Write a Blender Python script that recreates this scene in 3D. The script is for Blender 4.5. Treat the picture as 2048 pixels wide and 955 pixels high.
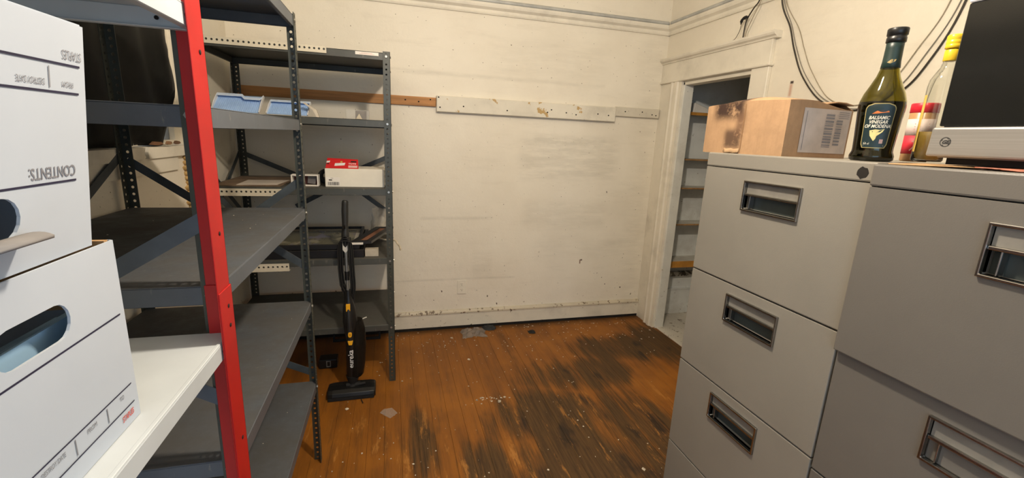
import bpy, bmesh, math, random
from mathutils import Vector, Matrix
random.seed(7)
S = bpy.context.scene
COL = S.collection
for o in list(bpy.data.objects):
    bpy.data.objects.remove(o)

# ------------------------------------------------------------------ camera
cam_d = bpy.data.cameras.new('camera'); cam = bpy.data.objects.new('camera', cam_d); COL.objects.link(cam)
F_PX = 880.0
cam_d.sensor_fit = 'HORIZONTAL'; cam_d.sensor_width = 36.0; cam_d.lens = 36.0 * F_PX / 2048.0
cam_d.clip_start = 0.02
yaw, pit, rol = 0.27189389, 0.22584961, 0.0446595
fw = Vector((math.sin(yaw) * math.cos(pit), math.cos(yaw) * math.cos(pit), -math.sin(pit)))
rt = Vector((math.cos(yaw), -math.sin(yaw), 0)); up = rt.cross(fw)
r2 = math.cos(rol) * rt + math.sin(rol) * up; u2 = -math.sin(rol) * rt + math.cos(rol) * up
mw = Matrix((r2, u2, -fw)).transposed().to_4x4(); mw.translation = Vector((0, 0, 1.5))
cam.matrix_world = mw
S.camera = cam

# ------------------------------------------------------------------ world, exposure
S.view_settings.view_transform = 'Standard'; S.view_settings.look = 'None'
S.view_settings.gamma = 1.0; S.view_settings.use_curve_mapping = False
S.view_settings.exposure = 0.0
W = bpy.data.worlds.new('world'); S.world = W; W.use_nodes = True
W.node_tree.nodes['Background'].inputs[0].default_value = (0.55, 0.72, 1.0, 1)
W.node_tree.nodes['Background'].inputs[1].default_value = 0.6

LAMP_POS = (0.38, 0.92, 2.40)
LAMP_W = 92.0
WINDOW_W = 19.0
SIDE_FILL_W = 12.0

# daylight entering through the window behind the camera
al = bpy.data.lights.new('daylight', 'AREA'); al.shape = 'RECTANGLE'; al.size = 1.4; al.size_y = 1.3
al.energy = WINDOW_W; al.color = (0.52, 0.74, 1.0)
alo = bpy.data.objects.new('daylight', al); COL.objects.link(alo)
alo.location = (-0.15, -1.19, 1.45); alo.rotation_euler = (math.radians(90), 0, 0)   # shines to +y

# cool fill light in an unseen window added to the right wall
as_ = bpy.data.lights.new('side_fill', 'AREA'); as_.shape = 'RECTANGLE'; as_.size = 1.0; as_.size_y = 0.9
as_.energy = SIDE_FILL_W; as_.color = (0.52, 0.74, 1.0)
aso = bpy.data.objects.new('side_fill', as_); COL.objects.link(aso)
aso.location = (2.10, -0.55, 1.40); aso.rotation_euler = (math.radians(90), 0, math.radians(90))   # shines to -x

# ------------------------------------------------------------------ material helpers
def nodes(name):
    m = bpy.data.materials.new(name); m.use_nodes = True
    nt = m.node_tree
    return m, nt, nt.nodes['Principled BSDF']

def mth(nt, op, a, b=None, c=None, clamp=False):
    n = nt.nodes.new('ShaderNodeMath'); n.operation = op; n.use_clamp = clamp
    for i, v in enumerate((a, b, c)):
        if v is None: continue
        if hasattr(v, 'is_output'): nt.links.new(v, n.inputs[i])
        else: n.inputs[i].default_value = v
    return n.outputs[0]

def mixc(nt, fac, a, b, mode='MIX'):
    n = nt.nodes.new('ShaderNodeMix'); n.data_type = 'RGBA'; n.blend_type = mode
    for i, v in ((0, fac), (6, a), (7, b)):
        if hasattr(v, 'is_output'): nt.links.new(v, n.inputs[i])
        elif i == 0: n.inputs[0].default_value = v
        else: n.inputs[i].default_value = (*v[:3], 1)
    return n.outputs[2]

def noise(nt, vec, scale, detail=3.0, rough=0.55, stretch=None, offs=(0, 0, 0)):
    if stretch:
        mp = nt.nodes.new('ShaderNodeMapping'); mp.inputs['Scale'].default_value = stretch; mp.inputs['Location'].default_value = offs
        nt.links.new(vec, mp.inputs[0]); vec = mp.outputs[0]
    n = nt.nodes.new('ShaderNodeTexNoise'); n.inputs['Scale'].default_value = scale
    n.inputs['Detail'].default_value = detail; n.inputs['Roughness'].default_value = rough
    nt.links.new(vec, n.inputs['Vector'])
    return n.outputs['Fac']

def ramp(nt, v, lo, hi):
    n = nt.nodes.new('ShaderNodeMapRange'); n.interpolation_type = 'SMOOTHSTEP'
    nt.links.new(v, n.inputs[0]); n.inputs[1].default_value = lo; n.inputs[2].default_value = hi
    return n.outputs[0]

def wpos(nt):
    g = nt.nodes.new('ShaderNodeNewGeometry'); s = nt.nodes.new('ShaderNodeSeparateXYZ')
    nt.links.new(g.outputs['Position'], s.inputs[0])
    return g.outputs['Position'], s.outputs

def opos(nt):
    return nt.nodes.new('ShaderNodeTexCoord').outputs['Object']

def bump(nt, bs, h, strength=0.3, dist=0.01):
    b = nt.nodes.new('ShaderNodeBump'); b.inputs['Strength'].default_value = strength; b.inputs['Distance'].default_value = dist
    nt.links.new(h, b.inputs['Height']); nt.links.new(b.outputs[0], bs.inputs['Normal'])

def softbox(nt, u, v, u0, u1, v0, v1, e=0.05):
    a = mth(nt, 'MULTIPLY', ramp(nt, u, u0 - e, u0 + e), mth(nt, 'SUBTRACT', 1.0, ramp(nt, u, u1 - e, u1 + e)))
    b = mth(nt, 'MULTIPLY', ramp(nt, v, v0 - e, v0 + e), mth(nt, 'SUBTRACT', 1.0, ramp(nt, v, v1 - e, v1 + e)))
    return mth(nt, 'MULTIPLY', a, b)

MATS = {}
def M(name, col, rough=0.6, metal=0.0, var=0.12, vs=12.0, col2=None, bmp=0.0, bs=80.0, stretch=None, trans=0.0, ior=1.45, spec=0.5, emit=None, alpha=1.0):
    if name in MATS: return MATS[name]
    m, nt, b = nodes(name)
    p = opos(nt)
    n = noise(nt, p, vs, 4.0, 0.6, stretch)
    c2 = col2 or tuple(c * (1 - var * 1.6) for c in col)
    c1 = col if col2 else tuple(min(1, c * (1 + var * 0.6)) for c in col)
    nt.links.new(mixc(nt, ramp(nt, n, 0.3, 0.7), c1, c2), b.inputs['Base Color'])
    b.inputs['Roughness'].default_value = rough; b.inputs['Metallic'].default_value = metal
    b.inputs['IOR'].default_value = ior; b.inputs['Specular IOR Level'].default_value = spec
    if trans: b.inputs['Transmission Weight'].default_value = trans
    if alpha < 1: b.inputs['Alpha'].default_value = alpha
    if emit:
        b.inputs['Emission Color'].default_value = (*emit[:3], 1); b.inputs['Emission Strength'].default_value = emit[3]
    if bmp: bump(nt, b, noise(nt, p, bs, 3.0), bmp, 0.004)
    MATS[name] = m
    return m

WALLC = (0.82, 0.765, 0.645)

def wall_material(name, horiz, bands=(), rust=None, chips_low=True):
    """Old cream painted plaster: grey smudge and painted shade bands, seams, small paint chips."""
    m, nt, b = nodes(name)
    P, xyz = wpos(nt)
    u = xyz[horiz]; z = xyz[2]
    st = (0.5, 0.5, 3.0)
    c = mixc(nt, ramp(nt, noise(nt, P, 2.2, 5, 0.6), 0.35, 0.7), WALLC, (0.77, 0.71, 0.59))
    # horizontal grime streaks
    g = noise(nt, P, 5.0, 6, 0.7, st)
    c = mixc(nt, mth(nt, 'MULTIPLY', ramp(nt, g, 0.52, 0.78), 0.22), c, (0.52, 0.47, 0.38))
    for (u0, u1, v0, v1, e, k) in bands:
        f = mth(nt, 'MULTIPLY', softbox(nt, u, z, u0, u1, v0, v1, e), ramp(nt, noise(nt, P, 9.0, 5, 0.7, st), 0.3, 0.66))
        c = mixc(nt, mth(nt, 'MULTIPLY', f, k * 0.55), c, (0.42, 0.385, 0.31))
    if chips_low:
        ch = noise(nt, P, 38.0, 2.0, 0.5, (1, 1, 0.8))
        thr = mth(nt, 'ADD', ch, mth(nt, 'MULTIPLY', mth(nt, 'SUBTRACT', 1.0, ramp(nt, z, 0.1, 0.75)), 0.055))
        c = mixc(nt, ramp(nt, thr, 0.755, 0.775), c, (0.10, 0.075, 0.05))
        ch2 = noise(nt, P, 60.0, 1.0, 0.5)
        c = mixc(nt, mth(nt, 'MULTIPLY', ramp(nt, ch2, 0.755, 0.775), 0.8), c, (0.16, 0.12, 0.08))
    if rust:
        for (u0, u1, v0, v1, e, col) in rust:
            c = mixc(nt, softbox(nt, u, z, u0, u1, v0, v1, e), c, col)
    nt.links.new(c, b.inputs['Base Color'])
    b.inputs['Roughness'].default_value = 0.55
    bump(nt, b, noise(nt, P, 14.0, 5, 0.65), 0.22, 0.012)
    return m

def floor_material():
    m, nt, b = nodes('worn_painted_planks')
    P, xyz = wpos(nt); x, y = xyz[0], xyz[1]
    oi = nt.nodes.new('ShaderNodeObjectInfo'); rnd = oi.outputs['Random']
    grain = noise(nt, P, 30.0, 6, 0.7, (3.0, 0.12, 1))
    streak = noise(nt, P, 9.0, 5, 0.65, (1.6, 0.16, 1))
    orange = mixc(nt, ramp(nt, streak, 0.3, 0.7), (0.285, 0.100, 0.011), (0.185, 0.066, 0.010))
    orange = mixc(nt, ramp(nt, noise(nt, P, 2.5, 3), 0.45, 0.7), orange, (0.315, 0.113, 0.013))
    bare = mixc(nt, ramp(nt, grain, 0.30, 0.70), (0.115, 0.060, 0.020), (0.052, 0.028, 0.011))
    # worn zones, laid out where the boards are walked bare
    def blob(cx, cy, rx, ry):
        dx = mth(nt, 'DIVIDE', mth(nt, 'SUBTRACT', x, cx), rx); dy = mth(nt, 'DIVIDE', mth(nt, 'SUBTRACT', y, cy), ry)
        d = mth(nt, 'SQRT', mth(nt, 'ADD', mth(nt, 'MULTIPLY', dx, dx), mth(nt, 'MULTIPLY', dy, dy)))
        return mth(nt, 'SUBTRACT', 1.0, ramp(nt, d, 0.25, 1.15))
    w = None
    for bl in ((1.62, 2.72, 0.62, 0.30), (1.25, 2.42, 0.55, 0.34), (0.90, 2.02, 0.55, 0.36), (0.95, 1.55, 0.62, 0.70), (0.40, 1.70, 0.16, 0.34), (0.12, 1.95, 0.14, 0.45), (1.25, 1.75, 0.42, 0.7), (2.0, 2.78, 0.22, 0.5)):
        v = blob(*bl); w = v if w is None else mth(nt, 'MAXIMUM', w, v)
    w = mth(nt, 'MAXIMUM', mth(nt, 'SUBTRACT', w, mth(nt, 'MULTIPLY', blob(1.72, 2.18, 0.30, 0.24), 1.3)), 0.0)
    edge = mth(nt, 'ADD', mth(nt, 'MULTIPLY', mth(nt, 'SUBTRACT', streak, 0.5), 1.5), mth(nt, 'MULTIPLY', mth(nt, 'SUBTRACT', grain, 0.5), 0.9))
    edge = mth(nt, 'ADD', edge, mth(nt, 'MULTIPLY', mth(nt, 'SUBTRACT', rnd, 0.5), 0.5))
    f = ramp(nt, mth(nt, 'ADD', w, edge), 0.20, 0.95)
    c = mixc(nt, f, orange, bare)
    thin = mth(nt, 'MULTIPLY', ramp(nt, noise(nt, P, 22.0, 6, 0.75, (1.4, 0.12, 1), (7, 2, 0)), 0.50, 0.72), mth(nt, 'SUBTRACT', 0.75, mth(nt, 'MULTIPLY', ramp(nt, y, 1.7, 2.9), 0.5)))
    c = mixc(nt, thin, c, (0.085, 0.042, 0.014))
    # dark spill marks on bare wood
    c = mixc(nt, mth(nt, 'MULTIPLY', mth(nt, 'MULTIPLY', f, ramp(nt, noise(nt, P, 7.0, 3, 0.5, (1.2, 0.5, 1)), 0.56, 0.68)), 0.75), c, (0.018, 0.013, 0.010))
    # brighter scraped orange streaks towards the camera
    near = mth(nt, 'SUBTRACT', 1.0, ramp(nt, y, 1.9, 2.5))
    sc = mth(nt, 'MULTIPLY', near, ramp(nt, noise(nt, P, 12.0, 6, 0.75, (1.3, 0.22, 1), (3, 1, 0)), 0.56, 0.66))
    c = mixc(nt, mth(nt, 'MULTIPLY', sc, 0.75), c, (0.47, 0.205, 0.045))
    # darker towards the back wall
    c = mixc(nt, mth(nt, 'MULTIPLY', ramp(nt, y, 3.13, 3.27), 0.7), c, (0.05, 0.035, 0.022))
    # paint flecks
    fl = noise(nt, P, 60.0, 2, 0.5, (1, 0.6, 1))
    c = mixc(nt, ramp(nt, fl, 0.765, 0.785), c, (0.62, 0.50, 0.36))
    nt.links.new(c, b.inputs['Base Color'])
    b.inputs['Specular IOR Level'].default_value = 0.3
    rg = mth(nt, 'ADD', 0.50, mth(nt, 'MULTIPLY', f, 0.22))
    nt.links.new(rg, b.inputs['Roughness'])
    bump(nt, b, mth(nt, 'ADD', grain, mth(nt, 'MULTIPLY', streak, 0.6)), 0.35, 0.004)
    return m

def shelf_material(name, col, dust, scuff=(0.33, 0.30, 0.25)):
    """painted sheet steel with dust lying on upward faces"""
    m, nt, b = nodes(name)
    P, xyz = wpos(nt)
    g = nt.nodes.new('ShaderNodeNewGeometry'); s = nt.nodes.new('ShaderNodeSeparateXYZ'); nt.links.new(g.outputs['Normal'], s.inputs[0])
    n1 = noise(nt, P, 7.0, 6, 0.7)
    c = mixc(nt, ramp(nt, n1, 0.3, 0.7), col, tuple(k * 0.8 for k in col))
    c = mixc(nt, mth(nt, 'MULTIPLY', ramp(nt, noise(nt, P, 45.0, 4, 0.7, (1, 1, 0.3)), 0.62, 0.75), 0.5), c, scuff)
    d = mth(nt, 'MULTIPLY', ramp(nt, s.outputs[2], 0.6, 0.95), ramp(nt, noise(nt, P, 5.0, 6, 0.72), 0.15, 0.7))
    c = mixc(nt, d, c, dust)
    nt.links.new(c, b.inputs['Base Color'])
    b.inputs['Roughness'].default_value = 0.45
    nt.links.new(mth(nt, 'ADD', 0.42, mth(nt, 'MULTIPLY', d, 0.4)), b.inputs['Roughness'])
    return m

def cardboard_material(name, col, stain=None):
    m, nt, b = nodes(name)
    p = opos(nt)
    c = mixc(nt, ramp(nt, noise(nt, p, 18.0, 5, 0.7), 0.3, 0.7), col, tuple(k * 0.82 for k in col))
    fl = noise(nt, p, 120.0, 2, 0.5, (1, 1, 0.06))
    c = mixc(nt, mth(nt, 'MULTIPLY', ramp(nt, fl, 0.5, 0.7), 0.15), c, tuple(k * 0.6 for k in col))
    if stain:
        P, xyz = wpos(nt)
        for (u0, u1, v0, v1, e, sc, k) in stain:
            f = mth(nt, 'MULTIPLY', softbox(nt, xyz[1], xyz[2], u0, u1, v0, v1, e), ramp(nt, noise(nt, p, 30.0, 6, 0.75), 0.28, 0.52))
            c = mixc(nt, mth(nt, 'MULTIPLY', f, k), c, sc)
    nt.links.new(c, b.inputs['Base Color']); b.inputs['Roughness'].default_value = 0.8
    bump(nt, b, noise(nt, p, 40.0, 4), 0.25, 0.004)
    return m

def chipped_material(name, col, under, amount=0.62, scale=9.0, holes=True):
    m, nt, b = nodes(name)
    P, xyz = wpos(nt)
    c = mixc(nt, ramp(nt, noise(nt, P, 6.0, 4), 0.3, 0.7), col, tuple(k * 0.9 for k in col))
    n = noise(nt, P, scale, 5, 0.6)
    c = mixc(nt, ramp(nt, n, amount, amount + 0.012), c, under)
    if holes:
        c = mixc(nt, ramp(nt, noise(nt, P, 48.0, 1), 0.765, 0.785), c, (0.06, 0.04, 0.03))
    c = mixc(nt, mth(nt, 'MULTIPLY', ramp(nt, noise(nt, P, 3.0, 6, 0.7), 0.5, 0.75), 0.35), c, (0.42, 0.38, 0.31))
    nt.links.new(c, b.inputs['Base Color']); b.inputs['Roughness'].default_value = 0.5
    return m

# ------------------------------------------------------------------ mesh helpers
class MB:
    def __init__(s): s.v = []; s.f = []; s.smooth = []
    def add(s, verts, faces, smooth=False):
        o = len(s.v); s.v += [tuple(v) for v in verts]
        s.f += [tuple(i + o for i in f) for f in faces]; s.smooth += [smooth] * len(faces)
        return s
    def box(s, x0, y0, z0, x1, y1, z1):
        v = [(x, y, z) for z in (z0, z1) for y in (y0, y1) for x in (x0, x1)]
        return s.add(v, [(0, 2, 3, 1), (4, 5, 7, 6), (0, 1, 5, 4), (2, 6, 7, 3), (0, 4, 6, 2), (1, 3, 7, 5)])
    def bar(s, a, b, w, t, nrm):
        """flat bar from a to b, width w, thickness t along nrm"""
        a, b, n = Vector(a), Vector(b), Vector(nrm).normalized()
        d = (b - a).normalized(); sd = d.cross(n).normalized() * (w / 2); n = n * (t / 2)
        v = [p + i * sd + j * n for p in (a, b) for (i, j) in ((-1, -1), (1, -1), (1, 1), (-1, 1))]
        return s.add(v, [(0, 3, 2, 1), (4, 5, 6, 7), (0, 1, 5, 4), (1, 2, 6, 5), (2, 3, 7, 6), (3, 0, 4, 7)])
    def tube(s, pts, r, n=8, cap=True):
        pts = [Vector(p) for p in pts]; rs = r if isinstance(r, (list, tuple)) else [r] * len(pts)
        rings = []; up = Vector((0.31, 0.17, 0.93))
        for i, p in enumerate(pts):
            d = (pts[min(i + 1, len(pts) - 1)] - pts[max(i - 1, 0)]).normalized()
            if abs(d.dot(up)) > 0.97: up2 = Vector((1, 0, 0))
            else: up2 = up
            a = d.cross(up2).normalized(); b = d.cross(a).normalized()
            rings.append([p + rs[i] * (math.cos(t) * a + math.sin(t) * b) for t in [2 * math.pi * k / n for k in range(n)]])
        v = [q for rg in rings for q in rg]; f = []
        for i in range(len(pts) - 1):
            for k in range(n):
                f.append((i * n + k, i * n + (k + 1) % n, (i + 1) * n + (k + 1) % n, (i + 1) * n + k))
        s.add(v, f, True)
        if cap:
            s.add(rings[0], [tuple(range(n - 1, -1, -1))]); s.add(rings[-1], [tuple(range(n))])
        return s
    def lathe(s, prof, c=(0, 0, 0), n=32, smooth=True):
        v = []; f = []
        for (r, z) in prof:
            for k in range(n):
                t = 2 * math.pi * k / n; v.append((c[0] + r * math.cos(t), c[1] + r * math.sin(t), c[2] + z))
        for i in range(len(prof) - 1):
            for k in range(n):
                f.append((i * n + k, i * n + (k + 1) % n, (i + 1) * n + (k + 1) % n, (i + 1) * n + k))
        if prof[0][0] > 1e-4: f.append(tuple(range(n - 1, -1, -1)))
        if prof[-1][0] > 1e-4: f.append(tuple((len(prof) - 1) * n + k for k in range(n)))
        return s.add(v, f, smooth)
    def prism(s, poly, fn, d0, d1):
        """extrude 2D polygon; fn(u, v, d) -> point"""
        n = len(poly)
        v = [fn(u, w, d0) for u, w in poly] + [fn(u, w, d1) for u, w in poly]
        f = [tuple(range(n)), tuple(range(2 * n - 1, n - 1, -1))] + [(i, i + n, (i + 1) % n + n, (i + 1) % n) for i in range(n)]
        return s.add(v, f)
    def ring(s, o, i, fn, d0, d1):
        """rectangular plate o=(u0,v0,u1,v1) with rectangular hole i, between depths"""
        def R(q): return [(q[0], q[1]), (q[2], q[1]), (q[2], q[3]), (q[0], q[3])]
        v = [fn(u, w, d) for d in (d0, d1) for q in (o, i) for u, w in R(q)]
        f = []
        for k in range(4):
            l = (k + 1) % 4
            f += [(k, l, 4 + l, 4 + k), (8 + k, 12 + k, 12 + l, 8 + l), (k, 8 + k, 8 + l, l), (4 + k, 4 + l, 12 + l, 12 + k)]
        return s.add(v, f)
    def mesh(s, name):
        me = bpy.data.meshes.new(name); me.from_pydata(s.v, [], s.f); me.polygons.foreach_set('use_smooth', s.smooth)
        bm = bmesh.new(); bm.from_mesh(me); bmesh.ops.recalc_face_normals(bm, faces=bm.faces); bm.to_mesh(me); bm.free()
        return me

def obj(name, mb, mat, parent=None, bevel=0.0, seg=1, kind=None, label=None, solid=0.0, sub=0):
    me = mb.mesh(name) if isinstance(mb, MB) else mb
    if mat is not None and not me.materials: me.materials.append(mat)
    o = bpy.data.objects.new(name, me); COL.objects.link(o)
    if parent is not None:
        o.parent = parent
        if parent.parent is None: o.matrix_parent_inverse = Matrix.Translation(-parent.location)
    if solid:
        md = o.modifiers.new('solid', 'SOLIDIFY'); md.thickness = solid; md.offset = 0
    if sub:
        md = o.modifiers.new('sub', 'SUBSURF'); md.levels = sub; md.render_levels = sub
    if bevel:
        md = o.modifiers.new('bevel', 'BEVEL'); md.width = bevel; md.segments = seg; md.limit_method = 'ANGLE'; md.angle_limit = math.radians(40)
    if kind: o['kind'] = kind
    if label: o['label'] = label
    return o

def thing(name, label, cat, loc, group=None, kind=None):
    o = bpy.data.objects.new(name, None); COL.objects.link(o); o.location = loc; o.empty_display_size = 0.05
    if kind: o['kind'] = kind
    if label: o['label'] = label
    if cat: o['category'] = cat
    if group: o['group'] = group
    return o

def tag(o, label, cat, group=None):
    o['label'] = label; o['category'] = cat
    if group: o['group'] = group
    return o

def struct(name, mb, mat, parent=None, **k):
    return obj(name, mb, mat, parent, kind='structure' if parent is None else None, **k)

def text_geo(body, size, shear=0.0, align='LEFT', bold=0.0, spacing=1.0):
    cu = bpy.data.curves.new('lettering', 'FONT'); cu.body = body; cu.size = size; cu.shear = shear; cu.align_x = align
    cu.offset = bold; cu.space_character = spacing; cu.resolution_u = 3
    o = bpy.data.objects.new('lettering_source', cu); COL.objects.link(o)
    dg = bpy.context.evaluated_depsgraph_get(); dg.update()
    me = bpy.data.meshes.new_from_object(o.evaluated_get(dg))
    v = [(p.co.x, p.co.y) for p in me.vertices]; f = [tuple(p.vertices) for p in me.polygons]
    bpy.data.objects.remove(o); bpy.data.curves.remove(cu); bpy.data.meshes.remove(me)
    return v, f

def text(mb, body, size, fn, **k):
    v, f = text_geo(body, size, **k)
    mb.add([fn(u, w) for u, w in v], f)
    return mb

def barcode(mb, u0, v0, w, h, fn, seed=1, dens=26):
    r = random.Random(seed); u = u0
    while u < u0 + w:
        d = w / dens * r.choice((0.4, 0.7, 1.1)); 
        mb.add([fn(u, v0), fn(u + d, v0), fn(u + d, v0 + h), fn(u, v0 + h)], [(0, 1, 2, 3)])
        u += d + w / dens * r.choice((0.5, 0.8))
    return mb

def quad(mb, u0, v0, u1, v1, fn):
    return mb.add([fn(u0, v0), fn(u1, v0), fn(u1, v1), fn(u0, v1)], [(0, 1, 2, 3)])

def bez(pts, n=10):
    """Catmull-Rom through points"""
    P = [Vector(p) for p in pts]; P = [2 * P[0] - P[1]] + P + [2 * P[-1] - P[-2]]; out = []
    for i in range(1, len(P) - 2):
        for k in range(n):
            t = k / n
            out.append(0.5 * ((2 * P[i]) + (P[i + 1] - P[i - 1]) * t + (2 * P[i - 1] - 5 * P[i] + 4 * P[i + 1] - P[i + 2]) * t * t + (3 * P[i] - P[i - 1] - 3 * P[i + 1] + P[i + 2]) * t ** 3))
    out.append(P[-2]); return out

def crumple(name, cx, cy, z0, w, d, h, mat, seed, nx=14, ny=10, parent=None, solid=0.0):
    """crumpled sheet lying on a surface"""
    r = random.Random(seed); mb = MB(); v = []
    for j in range(ny + 1):
        for i in range(nx + 1):
            a, b = i / nx * 2 - 1, j / ny * 2 - 1
            e = max(0.0, 1 - max(abs(a), abs(b)) ** 3)
            rr = 1 + 0.14 * math.sin(3 * a + seed) + 0.10 * math.cos(5 * b + seed)
            v.append((cx + a * w / 2 * rr + r.uniform(-1, 1) * w / nx * 0.35, cy + b * d / 2 * rr + r.uniform(-1, 1) * d / ny * 0.35, z0 + 0.001 + h * e * (0.25 + 0.75 * r.random())))
    f = [(j * (nx + 1) + i, j * (nx + 1) + i + 1, (j + 1) * (nx + 1) + i + 1, (j + 1) * (nx + 1) + i) for j in range(ny) for i in range(nx)]
    mb.add(v, f)
    return obj(name, mb, mat, parent, solid=solid)

# ------------------------------------------------------------------ materials
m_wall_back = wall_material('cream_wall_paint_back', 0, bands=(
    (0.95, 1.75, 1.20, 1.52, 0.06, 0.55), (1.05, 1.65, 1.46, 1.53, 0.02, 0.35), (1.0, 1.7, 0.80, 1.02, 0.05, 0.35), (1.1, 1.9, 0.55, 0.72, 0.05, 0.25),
    (0.0, 1.6, 1.90, 1.925, 0.012, 0.50), (0.7, 1.6, 1.95, 2.20, 0.07, 0.25), (0.2, 0.75, 0.88, 0.90, 0.01, 0.5), (0.0, 0.95, 0.40, 0.415, 0.008, 0.55), (0.6, 0.75, 0.42, 0.62, 0.03, 0.35),  # first band here paints the shadow line of a ridge
    (1.9, 2.1, 0.0, 2.3, 0.08, 0.30)),  # paints the shaded right-hand corner into the wall colour
    rust=((1.503, 1.512, 0.50, 0.535, 0.004, (0.17, 0.09, 0.05)), (1.512, 1.526, 0.525, 0.538, 0.004, (0.10, 0.06, 0.04)), (0.722, 0.730, 0.247, 0.262, 0.003, (0.04, 0.03, 0.02))))
m_wall_right = wall_material('cream_wall_paint_right', 1, bands=((1.5, 2.1, 2.1, 2.6, 0.15, 0.12),),
    rust=((2.040, 2.056, 1.785, 1.852, 0.010, (0.55, 0.34, 0.25)), (2.036, 2.056, 1.852, 1.866, 0.004, (0.05, 0.03, 0.025))), chips_low=False)
m_wall_left = wall_material('cream_wall_paint_left', 1)
m_floor = floor_material()
m_trim = chipped_material('cream_gloss_trim', (0.80, 0.75, 0.635), (0.30, 0.24, 0.17), 0.76, 16.0, False)
m_base = chipped_material('scuffed_baseboard', (0.74, 0.69, 0.57), (0.15, 0.11, 0.07), 0.70, 22.0)
m_basecap = chipped_material('dirty_baseboard_cap', (0.60, 0.53, 0.40), (0.16, 0.11, 0.065), 0.60, 26.0)
m_jamb = chipped_material('white_gloss_jamb', (0.76, 0.76, 0.70), (0.45, 0.40, 0.32), 0.70, 12.0)
m_closet = chipped_material('white_closet_paint', (0.80, 0.82, 0.80), (0.30, 0.28, 0.24), 0.70, 14.0)
m_closet_floor = chipped_material('worn_white_closet_floor', (0.62, 0.58, 0.50), (0.16, 0.12, 0.08), 0.62, 18.0)
m_dark = M('dark_gap', (0.012, 0.010, 0.008), 0.9)
m_ceiling = M('ceiling_paint', (0.80, 0.76, 0.66), 0.8)
m_pipe = M('grey_conduit', (0.50, 0.50, 0.47), 0.45, 0.1, 0.15, 6)
m_steel = shelf_material('grey_green_shelf_steel', (0.062, 0.065, 0.056), (0.078, 0.072, 0.062))
m_steel_daylit = shelf_material('daylight_tinted_shelf_steel', (0.086, 0.100, 0.120), (0.068, 0.066, 0.062))  # grey steel with the blue of daylight mixed into its paint
m_post = shelf_material('dark_green_post_steel', (0.044, 0.048, 0.037), (0.08, 0.08, 0.07), (0.12, 0.12, 0.10))
m_brace = M('dark_brace_steel', (0.055, 0.066, 0.074), 0.45, 0.0, 0.2)
m_bolt = M('zinc_bolts', (0.42, 0.41, 0.37), 0.35, 0.8)
m_beige = chipped_material('beige_slotted_steel', (0.62, 0.57, 0.45), (0.25, 0.17, 0.10), 0.70, 40.0, False)
m_red = M('red_post_paint', (0.42, 0.008, 0.007), 0.48, 0.0, 0.10, 5)
m_whshelf = chipped_material('white_shelf_paint', (0.52, 0.56, 0.58), (0.30, 0.27, 0.22), 0.745, 9.0, False)
m_boxwhite = M('white_fibreboard', (0.445, 0.49, 0.55), 0.75, 0, 0.02, 4)
m_ink = M('dark_blue_print', (0.02, 0.018, 0.045), 0.6)
m_greyink = M('grey_print', (0.20, 0.20, 0.22), 0.6)
m_redink = M('red_print', (0.62, 0.06, 0.04), 0.6)
m_kraft = cardboard_material('brown_corrugated', (0.48, 0.29, 0.135))
m_cab = M('putty_cabinet_enamel', (0.240, 0.224, 0.190), 0.38, 0.0, 0.035, 3, bmp=0.06, bs=420)
m_cab2 = M('grey_cabinet_enamel', (0.142, 0.132, 0.116), 0.38, 0.0, 0.035, 3, bmp=0.06, bs=420)
m_chrome = M('brushed_chrome', (0.34, 0.33, 0.31), 0.25, 1.0, 0.1, 40)
m_pocket = M('dark_green_handle_cup', (0.045, 0.055, 0.052), 0.4)
m_card = M('beige_label_card', (0.205, 0.192, 0.165), 0.6)
m_black = M('black_plastic', (0.009, 0.009, 0.009), 0.35)
m_blackm = M('matt_black', (0.010, 0.010, 0.010), 0.75)
m_white = M('white_plastic', (0.80, 0.80, 0.80), 0.4, 0, 0.03)
m_paper = M('white_paper', (0.78, 0.74, 0.68), 0.8, 0, 0.05)
m_cream = M('cream_outlet_plastic', (0.78, 0.73, 0.61), 0.4, 0, 0.03)
m_yellow = M('amber_yellow_plastic', (0.85, 0.42, 0.02), 0.35, 0, 0.04)
m_grey = M('grey_metal_tube', (0.36, 0.37, 0.36), 0.3, 0.8)
m_smoke = M('smoked_clear_plastic', (0.07, 0.06, 0.05), 0.12, 0, 0.1, trans=0.85, ior=1.2)
m_clear = M('clear_plastic_film', (0.70, 0.68, 0.62), 0.25, 0, 0.05, alpha=0.16)
m_haze = M('hazy_plastic_film', (0.75, 0.70, 0.60), 0.4, 0, 0.1, alpha=0.4)

# ------------------------------------------------------------------ room shell
XL, XR, YB, YF, ZC = -0.965, 2.11, 3.265, -1.2, 2.92
T = 0.07
fl = struct('floor', MB().box(XL - 0.1, YF - 0.1, -0.09, XR + 0.02, YB + 0.1, -0.022), m_dark)
PW = 0.0826
pm = MB().box(-PW / 2 + 0.0003, YF, -0.021, PW / 2 - 0.0003, YB, 0.0).mesh('plank'); pm.materials.append(m_floor)
bm = bmesh.new(); bm.from_mesh(pm); bmesh.ops.bevel(bm, geom=[e for e in bm.edges], offset=0.0007, segments=1, affect='EDGES'); bm.to_mesh(pm); bm.free()
nP = int((XR + 0.02 - XL) / PW) + 1
for i in range(nP):
    o = bpy.data.objects.new('plank', pm); COL.objects.link(o); o.parent = fl
    o.location = (XL + PW * (i + 0.5), 0, random.uniform(-0.0012, 0.0))
struct('ceiling', MB().box(XL - 0.1, YF - 0.1, ZC, XR + 1.0, YB + 0.1, ZC + 0.1), m_ceiling)
struct('wall_back', MB().box(XL - 0.1, YB, -0.09, XR + 1.0, YB + 0.1, ZC), m_wall_back)
DY0, DY1, DZ = 2.33, 3.0, 1.955       # closet doorway in the right wall
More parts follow.
